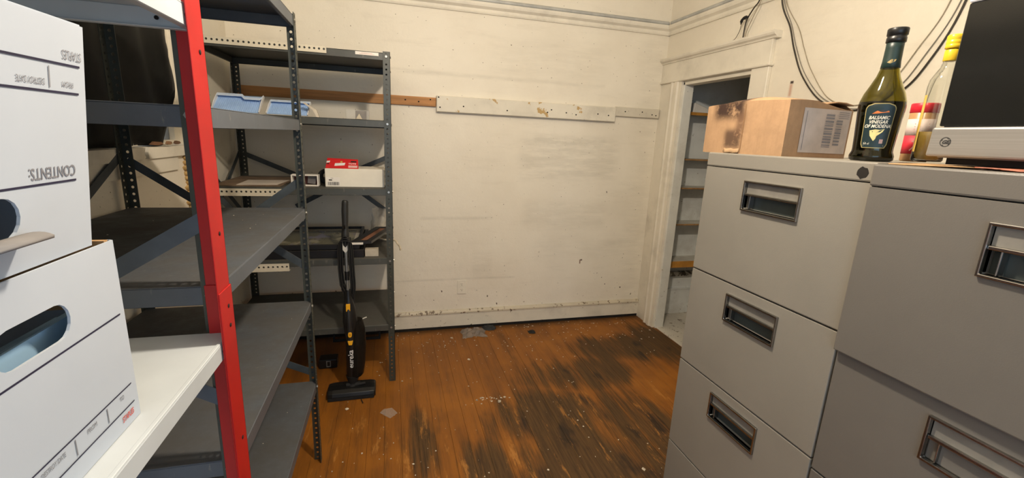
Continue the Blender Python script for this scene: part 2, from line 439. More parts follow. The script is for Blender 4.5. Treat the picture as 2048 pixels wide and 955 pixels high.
struct('wall_right', MB().ring((YF, -0.09, DY0, ZC), (-1.07, 0.93, -0.03, 1.87), lambda u, v, d: (XR + d, u, v), 0.0, T).box(XR, DY1, -0.09, XR + T, YB, ZC).box(XR, DY0, DZ, XR + T, DY1, ZC), m_wall_right)
WY0, WY1, WZ0, WZ1 = 1.15, 2.575, 1.40, 2.25   # window in the left wall
struct('wall_left', MB().box(XL - 0.1, YF, -0.09, XL, WY0, ZC).box(XL - 0.1, WY1, -0.09, XL, YB, ZC).box(XL - 0.1, WY0, -0.09, XL, WY1, WZ0 - 0.045).box(XL - 0.1, WY0, WZ1, XL, WY1, ZC), m_wall_left)
FX0, FX1, FZ0, FZ1 = -0.90, 0.60, 0.75, 2.15  # window behind the camera
struct('wall_front', MB().ring((XL - 0.1, -0.09, XR + 0.1, ZC), (FX0, FZ0, FX1, FZ1), lambda u, v, d: (u, d, v), YF - 0.1, YF), m_wall_left)
w2 = thing('window_2', None, None, (-0.15, YF, FZ0), kind='structure')
obj('window_frame', MB().ring((FX0, FZ0, FX1, FZ1), (FX0 + .05, FZ0 + .05, FX1 - .05, FZ1 - .05), lambda u, v, d: (u, d, v), YF - 0.09, YF - 0.03).box(FX0, YF - .08, 1.43, FX1, YF - .04, 1.47), m_trim, w2)

w3 = thing('window_added', None, None, (XR, -0.55, 0.93), kind='structure')  # unseen window added around the side fill light
obj('window_frame', MB().ring((-1.07, 0.93, -0.03, 1.87), (-1.03, 0.97, -0.07, 1.83), lambda u, v, d: (XR + d, u, v), 0.03, T).box(XR + .035, -1.03, 1.385, XR + .06, -0.07, 1.415), m_trim, w3)

# baseboard and picture rail along the back wall
struct('baseboard_back', MB().box(XL, YB - 0.019, 0.024, XR, YB, 0.132), m_base, bevel=0.002)
struct('trim_1', MB().prism([(0, 0.130), (0.024, 0.130), (0.024, 0.142), (0.012, 0.158), (0, 0.158)], lambda u, v, d: (d, YB - u, v), XL, XR), m_basecap)
struct('trim_2', MB().box(XL, YB - 0.012, 0.0, XR, YB, 0.025), m_dark)
rail = [(0, 2.322), (0.012, 2.322), (0.016, 2.330), (0.012, 2.338), (0.012, 2.352), (0.030, 2.366), (0.034, 2.378), (0.034, 2.392), (0, 2.392)]
struct('trim_3', MB().prism(rail, lambda u, v, d: (d, YB - u, v), XL, XR), m_trim)
struct('trim_4', MB().prism(rail, lambda u, v, d: (XR - u, d, v), YF, YB), m_trim)
c1 = MB().tube([(XL + 0.01, YB - 0.020, 2.406), (XR - 0.03, YB - 0.020, 2.406)], 0.0135, 10)
tag(obj('conduit', c1, m_pipe), 'thin grey conduit running along the top of the back wall picture rail', 'pipe')
c2 = MB().tube([(XR - 0.020, YB - 0.045, 2.406), (XR - 0.020, YF + 0.05, 2.406)], 0.0135, 10)
tag(obj('conduit', c2, m_pipe), 'thin grey conduit on the picture rail above the closet doorway', 'pipe')

# closet doorway: casing, head, jambs
dr = thing('door_1', None, None, (XR, 2.66, 0), kind='structure')
fx = lambda u, v, d: (XR - d, u, v)
obj('door_casing', MB().box(XR - 0.018, 3.125, 0.0, XR, YB, 1.968), m_trim, dr, bevel=0.002)
cas = [(3.125, 0.0), (3.125, 0.030), (3.108, 0.034), (3.095, 0.026), (3.082, 0.026), (3.070, 0.034), (3.040, 0.034), (3.030, 0.024), (3.0, 0.022), (3.0, 0.0)]
obj('casing_moulding', MB().prism(cas, lambda u, v, d: (XR - v, u, d), 0.0, 1.968), m_trim, dr)
obj('door_casing', MB().box(XR - 0.024, 2.20, 0.0, XR, DY0, 1.962), m_trim, dr, bevel=0.003)
obj('door_head', MB().box(XR - 0.026, 2.20, 1.978, XR, YB, 2.115), m_trim, dr, bevel=0.002)
obj('head_bead', MB().box(XR - 0.038, 2.187, 1.962, XR, YB, 1.979), m_trim, dr, bevel=0.006, seg=2)
obj('head_cap', MB().prism([(0, 2.108), (0.034, 2.108), (0.038, 2.116), (0.052, 2.124), (0.058, 2.134), (0.058, 2.146), (0, 2.146)], lambda u, v, d: (XR - u, d, v), 2.165, YB), m_trim, dr)
obj('door_jamb', MB().box(XR - 0.004, DY1 - 0.018, 0.0, XR + T + 0.004, DY1 + 0.001, DZ), m_jamb, dr, bevel=0.002)
obj('door_jamb', MB().box(XR - 0.004, DY0 - 0.001, 0.0, XR + T + 0.004, DY0 + 0.018, DZ), m_jamb, dr, bevel=0.002)
obj('head_jamb', MB().box(XR - 0.004, DY0, DZ - 0.02, XR + T + 0.004, DY1, DZ + 0.001), m_trim, dr, bevel=0.002)

# closet beyond
CX1 = 3.05
struct('wall_closet_back', MB().box(CX1, 1.75, -0.09, CX1 + 0.08, YB, ZC), m_closet)
struct('wall_closet_near', MB().box(XR + T, 1.75, -0.09, CX1, 1.83, ZC), m_closet)
struct('wall_closet_side', MB().box(XR + T, YB - 0.012, -0.02, CX1, YB - 0.001, ZC), m_closet)
struct('floor_closet', MB().box(XR + 0.01, 1.83, -0.09, CX1, YB, 0.008), m_closet_floor, bevel=0.003)
struct('baseboard_closet', MB().box(XR + T, YB - 0.03, 0.008, CX1, YB - 0.012, 0.235).box(XR + T, YB - 0.036, 0.235, CX1, YB - 0.012, 0.25), m_closet)
struct('trim_5', MB().box(XR + T, YB - 0.045, 0.365, CX1, YB - 0.012, 0.405), chipped_material('dirty_closet_ledge', (0.50, 0.47, 0.40), (0.05, 0.04, 0.03), 0.50, 24.0))

# left window with sill; the pane is covered by a hanging black sheet
w1 = thing('window_1', None, None, (XL, (WY0 + WY1) / 2, WZ0), kind='structure')
fl_ = lambda u, v, d: (XL - d, u, v)
obj('window_frame', MB().ring((WY0, WZ0, WY1, WZ1), (WY0 + .05, WZ0 + .02, WY1 - .05, WZ1 - .05), fl_, 0.04, 0.085), m_trim, w1)
obj('pane', MB().box(XL - 0.066, WY0 + .05, WZ0 + .02, XL - 0.062, WY1 - .05, WZ1 - .05), M('dirty_window_glass', (0.5, 0.5, 0.48), 0.2, trans=0.7, ior=1.1), w1)
obj('window_casing', MB().box(XL, WY1, WZ0, XL + 0.020, WY1 + 0.085, WZ1 + 0.1).box(XL, WY0 - .085, WZ0, XL + .020, WY0, WZ1 + .1).box(XL, WY0, WZ1, XL + .020, WY1, WZ1 + .1), m_trim, w1, bevel=0.003)
sill = MB().prism([(1.10, 1.352), (2.085, 1.352), (2.10, 1.360), (2.09, 1.372), (2.105, 1.399), (1.10, 1.399)], lambda u, v, d: (d, u, v), XL - 0.1, XL + 0.022)
obj('window_sill', sill, m_trim, w1)
sill = MB().prism([(2.125, 1.352), (2.495, 1.352), (2.495, 1.399), (2.30, 1.395), (2.13, 1.399), (2.12, 1.38)], lambda u, v, d: (d, u, v), XL - 0.1, XL + 0.022)
obj('window_sill', sill, m_trim, w1)
obj('sill_apron', MB().box(XL, 1.2, 1.290, XL + 0.012, 2.40, 1.352), m_trim, w1)
foam = MB()
for k in range(15):
    z = 1.36 - k * 0.024
    foam.lathe([(0.0, -0.016), (0.020 + 0.010 * random.random(), -0.008), (0.030 + 0.012 * random.random(), 0.006), (0.0, 0.018)], (XL + 0.002, 2.505 + random.uniform(-.012, .012), z), 8)
tag(obj('foam_strip', foam, M('yellow_foam', (0.52, 0.34, 0.13), 0.9, 0, 0.25, 40, bmp=0.6)), 'lumpy strip of yellow foam sealing the wall below the window sill', 'foam')

# ------------------------------------------------------------------ black sheet hanging in the window
def black_sheet():
    mb = MB(); ny, nz = 40, 26; v = []
    prof = [(1.405, 2.37), (1.44, 2.40), (1.50, 2.44), (1.57, 2.475), (1.67, 2.535), (1.77, 2.572), (2.24, 2.575)]
    def right(z):
        for (a, p), (b, q) in zip(prof, prof[1:]):
            if z <= b: return p + (q - p) * (z - a) / (b - a)
        return prof[-1][1]
    r = random.Random(4)
    for j in range(nz + 1):
        z = 1.402 + (2.20 - 1.402) * j / nz
        y1 = right(z) - 0.008; y0 = 1.17
        for i in range(ny + 1):
            y = y0 + (y1 - y0) * i / ny
            fold = 0.016 * math.sin(23 * y + 1.5 * math.sin(4 * z)) + 0.010 * math.sin(9 * y + 7 * z) + 0.004 * r.random()
            bulge = 0.022 * math.exp(-((z - 1.47) / 0.07) ** 2)
            v.append((XL - 0.030 + fold * 0.8 + bulge * 0.5, y, z))
    f = [(j * (ny + 1) + i, j * (ny + 1) + i + 1, (j + 1) * (ny + 1) + i + 1, (j + 1) * (ny + 1) + i) for j in range(nz) for i in range(ny)]
    mb.add(v, f, True)
    return obj('black_sheet', mb, M('black_sheeting', (0.007, 0.007, 0.006), 0.6, 0, 0.3, 9, spec=0.25), solid=0.003)
tag(black_sheet(), 'black plastic sheet hanging in folds over the window behind the shelving', 'sheet')
for k, (y, z, a, L, c, lab) in enumerate(((2.22, 1.404, 0.3, 0.10, (0.20, 0.10, 0.05), 'longest brown wood splinter on the cream window sill'), (2.33, 1.404, -0.5, 0.07, (0.30, 0.17, 0.09), 'short tan wood chip lying on the window sill'), (2.41, 1.404, 0.9, 0.06, (0.16, 0.09, 0.05), 'dark brown wood chip at the far end of the window sill'))):
    dx, dy = math.sin(a) * 0.012, math.cos(a) * L / 2
    mb = MB().prism([(-L / 2, 0), (-L / 5, 0.012), (L / 3, 0.009), (L / 2, 0.001), (0, -0.004)], lambda u, v, d, y=y, z=z, a=a: (XL + 0.006 + u * math.sin(a) * 0.15 + d, y + u * math.cos(a), z - 0.0005 + v + 0.004), 0.0, 0.010)
    tag(obj('wood_chip', mb, M('wood_chip_%d' % k, c, 0.8)), lab, 'wood chip')

# ------------------------------------------------------------------ perforated steel shelving
def perforated(mb, fn, w, z0, z1, t, pitch=0.0254, r=0.0052, n=8, us=None):
    """plate in (u,z) with one row of round holes, thickness t; fn(u, z, d)"""
    uc = w * 0.55 if us is None else us
    nc = int((z1 - z0) / pitch); pz = (z1 - z0) / nc
    for i in range(nc):
        a, b = z0 + i * pz, z0 + (i + 1) * pz; zc = (a + b) / 2
        circ = [(uc + r * math.cos(2 * math.pi * (k + 0.5) / n), zc + r * math.sin(2 * math.pi * (k + 0.5) / n)) for k in range(n)]
        out = []
        for (u, z) in circ:
            du, dz = u - uc, z - zc
            s = 1e9
            if du > 1e-9: s = min(s, (w - uc) / du)
            if du < -1e-9: s = min(s, -uc / du)
            if dz > 1e-9: s = min(s, (b - zc) / dz)
            if dz < -1e-9: s = min(s, (a - zc) / dz)
            out.append((uc + du * s, zc + dz * s))
        cor = [(w, b), (0, b), (0, a), (w, a)]
        v = []; 
        for d in (0, t):
            v += [fn(u, z, d) for u, z in circ] + [fn(u, z, d) for u, z in out] + [fn(u, z, d) for u, z in cor]
        N = 2 * n + 4; f = []
        for k in range(n):
            l = (k + 1) % n
            for o in (0, N): f.append((o + k, o + l, o + n + l, o + n + k))
            f.append((k, N + k, N + l, l))
            # corner fill where the two outer points lie on different sides
            p, q = out[k], out[l]
            for ci, cpt in enumerate(cor):
                if (abs(p[0] - cpt[0]) < 1e-7 and abs(q[1] - cpt[1]) < 1e-7) or (abs(p[1] - cpt[1]) < 1e-7 and abs(q[0] - cpt[0]) < 1e-7):
                    for o in (0, N): f.append((o + n + k, o + n + l, o + 2 * n + ci))
        for (c0, c1) in ((0, 3), (1, 2)):
            f.append((2 * n + c0, 2 * n + c1, N + 2 * n + c1, N + 2 * n + c0))
        mb.add(v, f)
    return mb

def post(cx, cy, sx, sy, z0, z1, w=0.037, t=0.002, holes=True, wy=None):
    """L post, outer corner at cx,cy; flanges run along sx (x) and sy (y)"""
    mb = MB(); wy = wy or w
    if holes:
        perforated(mb, lambda u, z, d: (cx + sx * u, cy + sy * d, z), w, z0, z1, t)
        perforated(mb, lambda u, z, d: (cx + sx * d, cy + sy * u, z), wy, z0, z1, t)
    else:
        mb.box(min(cx, cx + sx * w), min(cy, cy + sy * t), z0, max(cx, cx + sx * w), max(cy, cy + sy * t), z1)
        mb.box(min(cx, cx + sx * t), min(cy, cy + sy * wy), z0, max(cx, cx + sx * t), max(cy, cy + sy * wy), z1)
    return mb

def shelf(x0, y0, x1, y1, z, d=0.038, ret=0.012, t=0.0022):
    mb = MB().box(x0, y0, z - t, x1, y1, z)
    mb.box(x0, y0, z - d, x1, y0 + t, z - t).box(x0, y1 - t, z - d, x1, y1, z - t).box(x0, y0 + t, z - d, x0 + t, y1 - t, z - t).box(x1 - t, y0 + t, z - d, x1, y1 - t, z - t)
    mb.box(x0 + t, y0 + t, z - d, x1 - t, y0 + ret, z - d + t).box(x0 + t, y1 - ret, z - d, x1 - t, y1 - t, z - d + t)
    mb.box(x0 + t, y0 + ret, z - d, x0 + ret, y1 - ret, z - d + t).box(x1 - ret, y0 + ret, z - d, x1 - t, y1 - ret, z - d + t)
    return mb

def bolts(x0, y0, x1, y1, zs, dz=0.018):
    mb = MB()
    for z in zs:
        for (x, sx) in ((x0, 1), (x1, -1)):
            for (y, sy) in ((y0, 1), (y1, -1)):
                def cyl(c, ax):
                    n = 6; v = []
                    for h in (0, 0.004):
                        for k in range(n):
                            a, b = 0.0062 * math.cos(k * math.pi / 3), 0.0062 * math.sin(k * math.pi / 3)
                            v.append((c[0] + (h * -sx if ax == 0 else a), c[1] + (h * -sy if ax == 1 else (a if ax == 0 else b)), c[2] + (b if ax == 0 else b)))
                    mb.add(v, [tuple(range(6)), tuple(range(11, 5, -1))] + [(k, (k + 1) % 6, 6 + (k + 1) % 6, 6 + k) for k in range(6)])
                cyl((x, y + sy * 0.020, z - dz), 0); cyl((x + sx * 0.020, y, z - dz), 1)
    return mb

def unit(name, label, x0, y0, x1, y1, top, zs, d, msh, mpo, group, w=0.037):
    t = thing(name, label, 'shelving unit', ((x0 + x1) / 2, (y0 + y1) / 2, 0), group)
    for (x, sx) in ((x0, 1), (x1, -1)):
        for (y, sy) in ((y0, 1), (y1, -1)):
            obj('post', post(x, y, sx, sy, 0.0, top, w), mpo, t)
    for z in zs: obj('shelf', shelf(x0 + 0.0025, y0 + 0.0025, x1 - 0.0025, y1 - 0.0025, z, d), msh, t, bevel=0.0012)
    obj('bolts', bolts(x0, y0, x1, y1, zs), m_bolt, t, kind='stuff')
    return t

# near grey unit along the left wall
GX0, GX1, GY0, GY1 = -0.940, -0.336, 0.956, 1.932
ZA = (1.903, 1.532, 1.186, 0.785, 0.405)
ua = unit('shelving_unit', 'dusty grey steel shelving unit with empty shelves behind the red post', GX0, GY0, GX1, GY1, 1.912, ZA, 0.040, m_steel_daylit, m_post, 'grey steel shelving units', 0.032)
def br(t, a, b, n, m=m_brace): obj('brace', MB().bar(a, b, 0.030, 0.003, n), m, t)
ye = GY1 + 0.003
br(ua, (GX0 + .01, ye, 1.36), (GX1 - .01, ye, 0.93), (0, 1, 0)); br(ua, (GX1 - .01, ye + .004, 1.30), (GX0 + .01, ye + .004, 0.86), (0, 1, 0))
ye = GY0 - 0.0013
obj('brace', MB().bar((GX1 - .006, ye, 1.325), (GX0 + .006, ye, 0.96), 0.032, 0.0022, (0, 1, 0)), M('daylit_brace_steel', (0.085, 0.105, 0.13), 0.45), ua)  # near-end braces carry blue daylight in their colour
obj('brace', MB().bar((GX0 + .006, ye - .0024, 1.30), (GX1 - .006, ye - .0024, 0.932), 0.032, 0.0022, (0, 1, 0)), MATS['daylit_brace_steel'], ua)
br(ua, (GX0 - .003, GY1 - .02, 1.37), (GX0 - .003, GY0 + .25, 0.98), (1, 0, 0)); br(ua, (GX0 - .006, GY1 - .25, 0.98), (GX0 - .006, GY0 + .02, 1.37), (1, 0, 0))
br(ua, (GX0 + .01, GY1 + .003, 0.74), (GX1 - .01, GY1 + .003, 0.44), (0, 1, 0))

# rear unit against the back wall
RX0, RX1, RY0, RY1 = -0.925, 0.003, 2.556, 3.195
ZB = (1.903, 1.560, 1.190, 0.790, 0.375)
ub = unit('shelving_unit', 'dark grey steel shelving unit against the back wall holding cartons and frames', RX0, RY0, RX1, RY1, 1.910, ZB, 0.037, m_steel, m_post, 'grey steel shelving units')
yb = RY1 + 0.003
br(ub, (RX0 + .015, yb, 1.33), (-0.46, yb, 1.135), (0, 1, 0)); br(ub, (RX1 - .01, yb, 1.34), (-0.46, yb + .004, 1.135), (0, 1, 0))
yf = RY1 + 0.006
br(ub, (-0.30, RY1 - 0.02, 1.165), (RX1 - .005, RY1 + .001, 0.93), (0, 1, 0)); br(ub, (-0.30, RY1 - .02, 1.165), (-0.62, RY1 - .004, 0.99), (0, 1, 0))
br(ub, (RX0 - .003, RY1 - .02, 1.33), (RX0 - .003, RY0 + .02, 0.95), (1, 0, 0)); br(ub, (RX0 - .006, RY0 + .02, 1.33), (RX0 - .006, RY1 - .02, 0.95), (1, 0, 0))
br(ub, (RX0 + .06, RY0 + .012, 1.145), (-0.70, RY0 + .012, 0.93), (0, 1, 0))
def slotted(t, x0, x1, z1, h, y, tilt=0.0):
    mb = MB()
    perforated(mb, lambda u, z, d: (z, y + d - 0.002, z1 - u), h, x0, x1, 0.002, 0.022, 0.0055, 8, h * 0.42)
    perforated(mb, lambda u, z, d: (z, y + u, z1 - h + d), 0.03, x0, x1, 0.002, 0.022, 0.0045, 8, 0.014)
    return obj('slotted_angle', mb, m_beige, t, label='beige slotted steel angle')
slotted(ub, RX0 + .03, -0.308, 1.908, 0.032, RY0 - 0.003); slotted(ub, RX0 + .03, -0.567, 1.521, 0.018, RY0 - 0.003)
slotted(ub, RX0 + .03, -0.561, 1.184, 0.038, RY0 - 0.003); slotted(ub, RX0 + .03, -0.551, 0.776, 0.044, RY0 - 0.003)
obj('label_sticker', MB().box(-0.170, RY0 - 0.0008, 1.884, -0.055, RY0 + 0.002, 1.8995), m_paper, ub, label='white paper sticker with faint red print')
tg = MB(); text(tg, 'SHELF 1', 0.011, lambda u, v: (-0.160 + u, RY0 - 0.0012, 1.888 + v)) if False else None
quad(tg, -0.150, 1.8885, -0.075, 1.8900, lambda u, v: (u, RY0 - 0.0012, v)); quad(tg, -0.140, 1.8930, -0.085, 1.8943, lambda u, v: (u, RY0 - 0.0012, v))
obj('sticker_print', tg, M('faint_red_print', (0.62, 0.34, 0.30), 0.7), ub)

# red and white unit in the foreground
WX0, WX1, WY0_, WY1_ = -0.770, -0.3155, 0.037, 0.9490
uw = thing('shelving_unit', 'red steel post shelving unit with white shelves carrying storage boxes', 'shelving unit', (-0.54, 0.50, 0))
for (x, sx) in ((WX0, 1), (WX1, -1)):
    for (y, sy) in ((WY0_, 1), (WY1_, -1)):
        p = obj('post', post(x, y, sx, sy, 0.0, 2.05, 0.041, 0.0025, False, 0.062), m_red, uw, bevel=0.0008, label='red painted steel post')
        if x == WX1:
            ox = 0.0022
            obj('post_sleeve', post(x + ox, y + ox * -sy, sx, sy, 0.30, 1.192, 0.043, 0.0025, False, 0.064).box(x - .043, min(y + sy * .0028, y + sy * .0055), 0.30, x - .004, max(y + sy * .0028, y + sy * .0055), 1.192), m_red, p, bevel=0.0008)
            hb = MB()
            for z in (1.30, 1.155, 1.115, 0.86, 1.62):
                hb.lathe([(0.0, 0), (0.0042, 0.0), (0.0042, 0.0006), (0.0, 0.0006)], (0, 0, 0), 8)
            n_per = len(hb.v) // 5
            zz = (1.30, 1.155, 1.115, 0.86, 1.62)
            hb.v = [(x + (0.0004 + ox * (zz[i // n_per] < 1.192)) + q[2], y + sy * 0.024 + q[0], zz[i // n_per] + q[1]) for i, q in enumerate(hb.v)]
            obj('bolt_hole', hb, m_dark, p, kind='stuff')
for z in (1.690, 1.091, 0.48):
    s = obj('shelf', shelf(WX0 + .003, WY0_ + .003, WX1 - .0055, WY1_ - .003, z, 0.035, 0.014), m_whshelf, uw, bevel=0.0015, label='white painted steel shelf')
    obj('rolled_edge', MB().box(WX1 - .0125, WY0_ + .003, z - .003, WX1 - .0058, WY1_ - .003, z + .0016), m_whshelf, s, bevel=.0012)
    hm = MB().lathe([(0.0, 0), (0.0036, 0.0), (0.0036, 0.0008), (0.0, 0.0008)], (0, 0, 0), 10)
    hv = hm.v
    hm.v = [(WX1 - 0.0056 + q[2], WY1_ - 0.052 + q[0], z - 0.018 + q[1]) for q in hv] + [(WX1 - 0.065 + q[0], WY1_ - 0.0065 - q[2], z - 0.018 + q[1]) for q in hv] + [(-0.452 + q[0], 0.757 + q[1], z + 0.0002 + q[2]) for q in hv]
    hm.f = hm.f + [tuple(i + len(hv) for i in f) for f in hm.f] + [tuple(i + 2 * len(hv) for i in f) for f in hm.f]; hm.smooth = hm.smooth * 3
    obj('bolt_hole', hm, m_dark, s, kind='stuff')

# ------------------------------------------------------------------ storage boxes on the white shelf
def stadium(cu, cv, hw, hh, n=8):
    p = []
    for k in range(n + 1):
        a = -math.pi / 2 + math.pi * k / n; p.append((cu + hw - hh + hh * math.cos(a), cv + hh * math.sin(a)))
    for k in range(n + 1):
        a = math.pi / 2 + math.pi * k / n; p.append((cu - hw + hh + hh * math.cos(a), cv + hh * math.sin(a)))
    return p

def plate_hole(outer, hole, fn):
    """flat face with a hole"""
    bm = bmesh.new(); es = []
    for loop in (outer, hole):
        vs = [bm.verts.new(fn(u, v)) for u, v in loop]
        es += [bm.edges.new((vs[i], vs[(i + 1) % len(vs)])) for i in range(len(vs))]
    bmesh.ops.triangle_fill(bm, use_beauty=True, use_dissolve=False, edges=es)
    bm.verts.index_update(); v = [tuple(q.co) for q in bm.verts]; f = [tuple(q.index for q in fc.verts) for fc in bm.faces]; bm.free()
    return v, f

# lower box, open top, right way up
BXB = -0.72
def lowbox():
    xf, y0, y1, z0, z1 = -0.355, 0.377, 0.677, 1.0928, 1.347
    t = thing('storage_box', 'white cardboard storage box standing upright, lower of the stacked pair', 'box', (xf - .18, 0.53, z0), 'storage boxes stacked on the white shelf')
    mb = MB()
    v, f = plate_hole([(y0, z0), (y1, z0), (y1, z1), (y0, z1)], stadium(0.525, 1.2815, 0.052, 0.0205), lambda u, w: (xf, u, w)); mb.add(v, f)
    mb.add([(BXB, y0, z0), (BXB, y1, z0), (BXB, y1, z1), (BXB, y0, z1)], [(0, 1, 2, 3)])
    mb.add([(xf, y1, z0), (BXB, y1, z0), (BXB, y1, z1), (xf, y1, z1)], [(0, 1, 2, 3)]); mb.add([(xf, y0, z0), (BXB, y0, z0), (BXB, y0, z1), (xf, y0, z1)], [(0, 1, 2, 3)])
    mb.add([(xf, y0, z0), (xf, y1, z0), (BXB, y1, z0), (BXB, y0, z0)], [(0, 1, 2, 3)])
    me = mb.mesh('body'); bm = bmesh.new(); bm.from_mesh(me); bmesh.ops.remove_doubles(bm, verts=bm.verts, dist=1e-5); bm.to_mesh(me); bm.free()
    body = obj('body', me, m_boxwhite, t); md = body.modifiers.new('solid', 'SOLIDIFY'); md.thickness = 0.003; md.offset = 0
    obj('liner_edge', MB().box(BXB + .01, y1 - .010, z1 - .09, xf - .004, y1 - .0025, z1 + .0008), m_kraft, t, label='brown cardboard edge at the open top')
    fn = lambda u, w: (xf + 0.0018, u, w)
    ln = MB(); quad(ln, 0.397, 1.2470, 0.665, 1.2492, fn); quad(ln, 0.397, 1.1457, 0.664, 1.1475, fn); quad(ln, 0.397, 1.1183, 0.665, 1.1201, fn)
    obj('printed_line', ln, m_ink, t, kind='stuff')
    def put(body, size, f, m=m_greyink, lab='small grey lettering', **k): obj('lettering', text(MB(), body, size, f, **k), m, t, label=lab)
    g = MB(); quad(g, 0.6070, 1.1230, 0.6085, 1.1430, fn); quad(g, 0.5470, 1.1230, 0.5485, 1.1430, fn)
    obj('divider', g, m_greyink, t, kind='stuff')
    put('TO', 0.0085, lambda u, w: fn(0.635 + u * .8, 1.135 + w)); put('FROM', 0.0085, lambda u, w: fn(0.5685 + u * .8, 1.135 + w)); put('DESTROY DATE', 0.0085, lambda u, w: fn(0.495 + u * .60, 1.135 + w))
    put('STORAGE', 0.0085, lambda u, w: fn(0.426 + u * .7, 1.135 + w))
    put('STAPLES', 0.0115, lambda u, w: fn(0.634 + u * .62, 1.1040 + w), m_redink, 'red lettering', bold=0.0002)
lowbox()
def upbox():
    z0, z1, y0, y1 = 1.3485, 1.601, 0.345, 0.6415
    X = lambda z: -0.3595 + 0.0246 * (z - z0) / (z1 - z0)
    t = thing('storage_box', 'white cardboard storage box turned upside down, upper of the stacked pair', 'box', (-0.54, 0.49, z0), 'storage boxes stacked on the white shelf')
    hole = stadium(0.484, 1.4035, 0.052, 0.0205)
    mb = MB()
    v, f = plate_hole([(y0, z0), (y1, z0), (y1 + .004, z1), (y0, z1)], hole, lambda u, w: (X(w), u, w)); mb.add(v, f)
    mb.add([(BXB, y0, z0), (BXB, y1, z0), (BXB, y1 + .004, z1), (BXB, y0, z1)], [(0, 1, 2, 3)])
    mb.add([(X(z0), y1, z0), (BXB, y1, z0), (BXB, y1 + .004, z1), (X(z1), y1 + .004, z1)], [(0, 1, 2, 3)]); mb.add([(X(z0), y0, z0), (BXB, y0, z0), (BXB, y0, z1), (X(z1), y0, z1)], [(0, 1, 2, 3)])
    mb.add([(X(z1), y0, z1), (X(z1), y1 + .004, z1), (BXB, y1 + .004, z1), (BXB, y0, z1)], [(0, 1, 2, 3)])
    me = mb.mesh('body'); bm = bmesh.new(); bm.from_mesh(me); bmesh.ops.remove_doubles(bm, verts=bm.verts, dist=1e-5); bm.to_mesh(me); bm.free()
    body = obj('body', me, m_boxwhite, t); md = body.modifiers.new('solid', 'SOLIDIFY'); md.thickness = 0.003; md.offset = 0
    # handle flap pushed outwards, hinged at the lower edge of the hole
    fp = MB(); nseg = 6; v = []
    for j in range(nseg + 1):
        a = j / nseg; out = 0.034 * a; zz = 1.3845 + 0.012 * a - 0.010 * a * a; hw = 0.050 - 0.012 * a * a
        v += [(X(1.3845) + 0.002 + out, 0.484 - hw, zz), (X(1.3845) + 0.002 + out, 0.484 + hw, zz)]
    fp.add(v, [(2 * j, 2 * j + 1, 2 * j + 3, 2 * j + 2) for j in range(nseg)], True)
    obj('handle_flap', fp, M('grey_fibreboard', (0.20, 0.19, 0.185), 0.8), t, solid=0.003)
    fn = lambda u, w: (X(w) + 0.0019, u, w)
    ln = MB(); quad(ln, 0.36, 1.5544, 0.636, 1.5567, fn); quad(ln, 0.36, 1.5250, 0.632, 1.5273, fn); quad(ln, 0.36, 1.4305, 0.6195, 1.4328, fn)
    obj('printed_line', ln, m_ink, t, kind='stuff')
    g = MB(); quad(g, 0.5870, 1.5300, 0.5884, 1.5515, fn)
    inv = lambda uo, wo, s: (lambda u, w: fn(uo - u * s, wo - w))
    obj('divider', g, m_greyink, t)
    def put(body, size, f, **k): obj('lettering', text(MB(), body, size, f, **k), m_greyink, t, label='inverted dark lettering')
    put('STAPLES', 0.0135, inv(0.6395, 1.5705, .62)); put('FROM', 0.0085, inv(0.624, 1.5380, .8)); put('DESTROY DATE', 0.009, inv(0.581, 1.5380, .58)); put('CONTENTS:', 0.0170, inv(0.6195, 1.4485, .75), bold=0.0002)
upbox()
fo_ = thing('daylit_box_interior', 'added blue sheets standing in for daylight inside the lower storage box, seen through its handle hole', 'painted_light', (-0.5, 0.53, 1.096))  # added blue sheets paint cool daylight into the box interior
for k in range(4): obj('daylit_sheet', MB().prism([(0.39, 1.096), (0.66, 1.096), (0.66, 1.268 - .006 * k), (0.39, 1.262 - .004 * k)], lambda u, v, d: (d, u, v), -0.384 - .012 * k, -0.381 - .012 * k), M('daylight_blue_card', (0.30, 0.48, 0.66), .7, 0, .05), fo_)

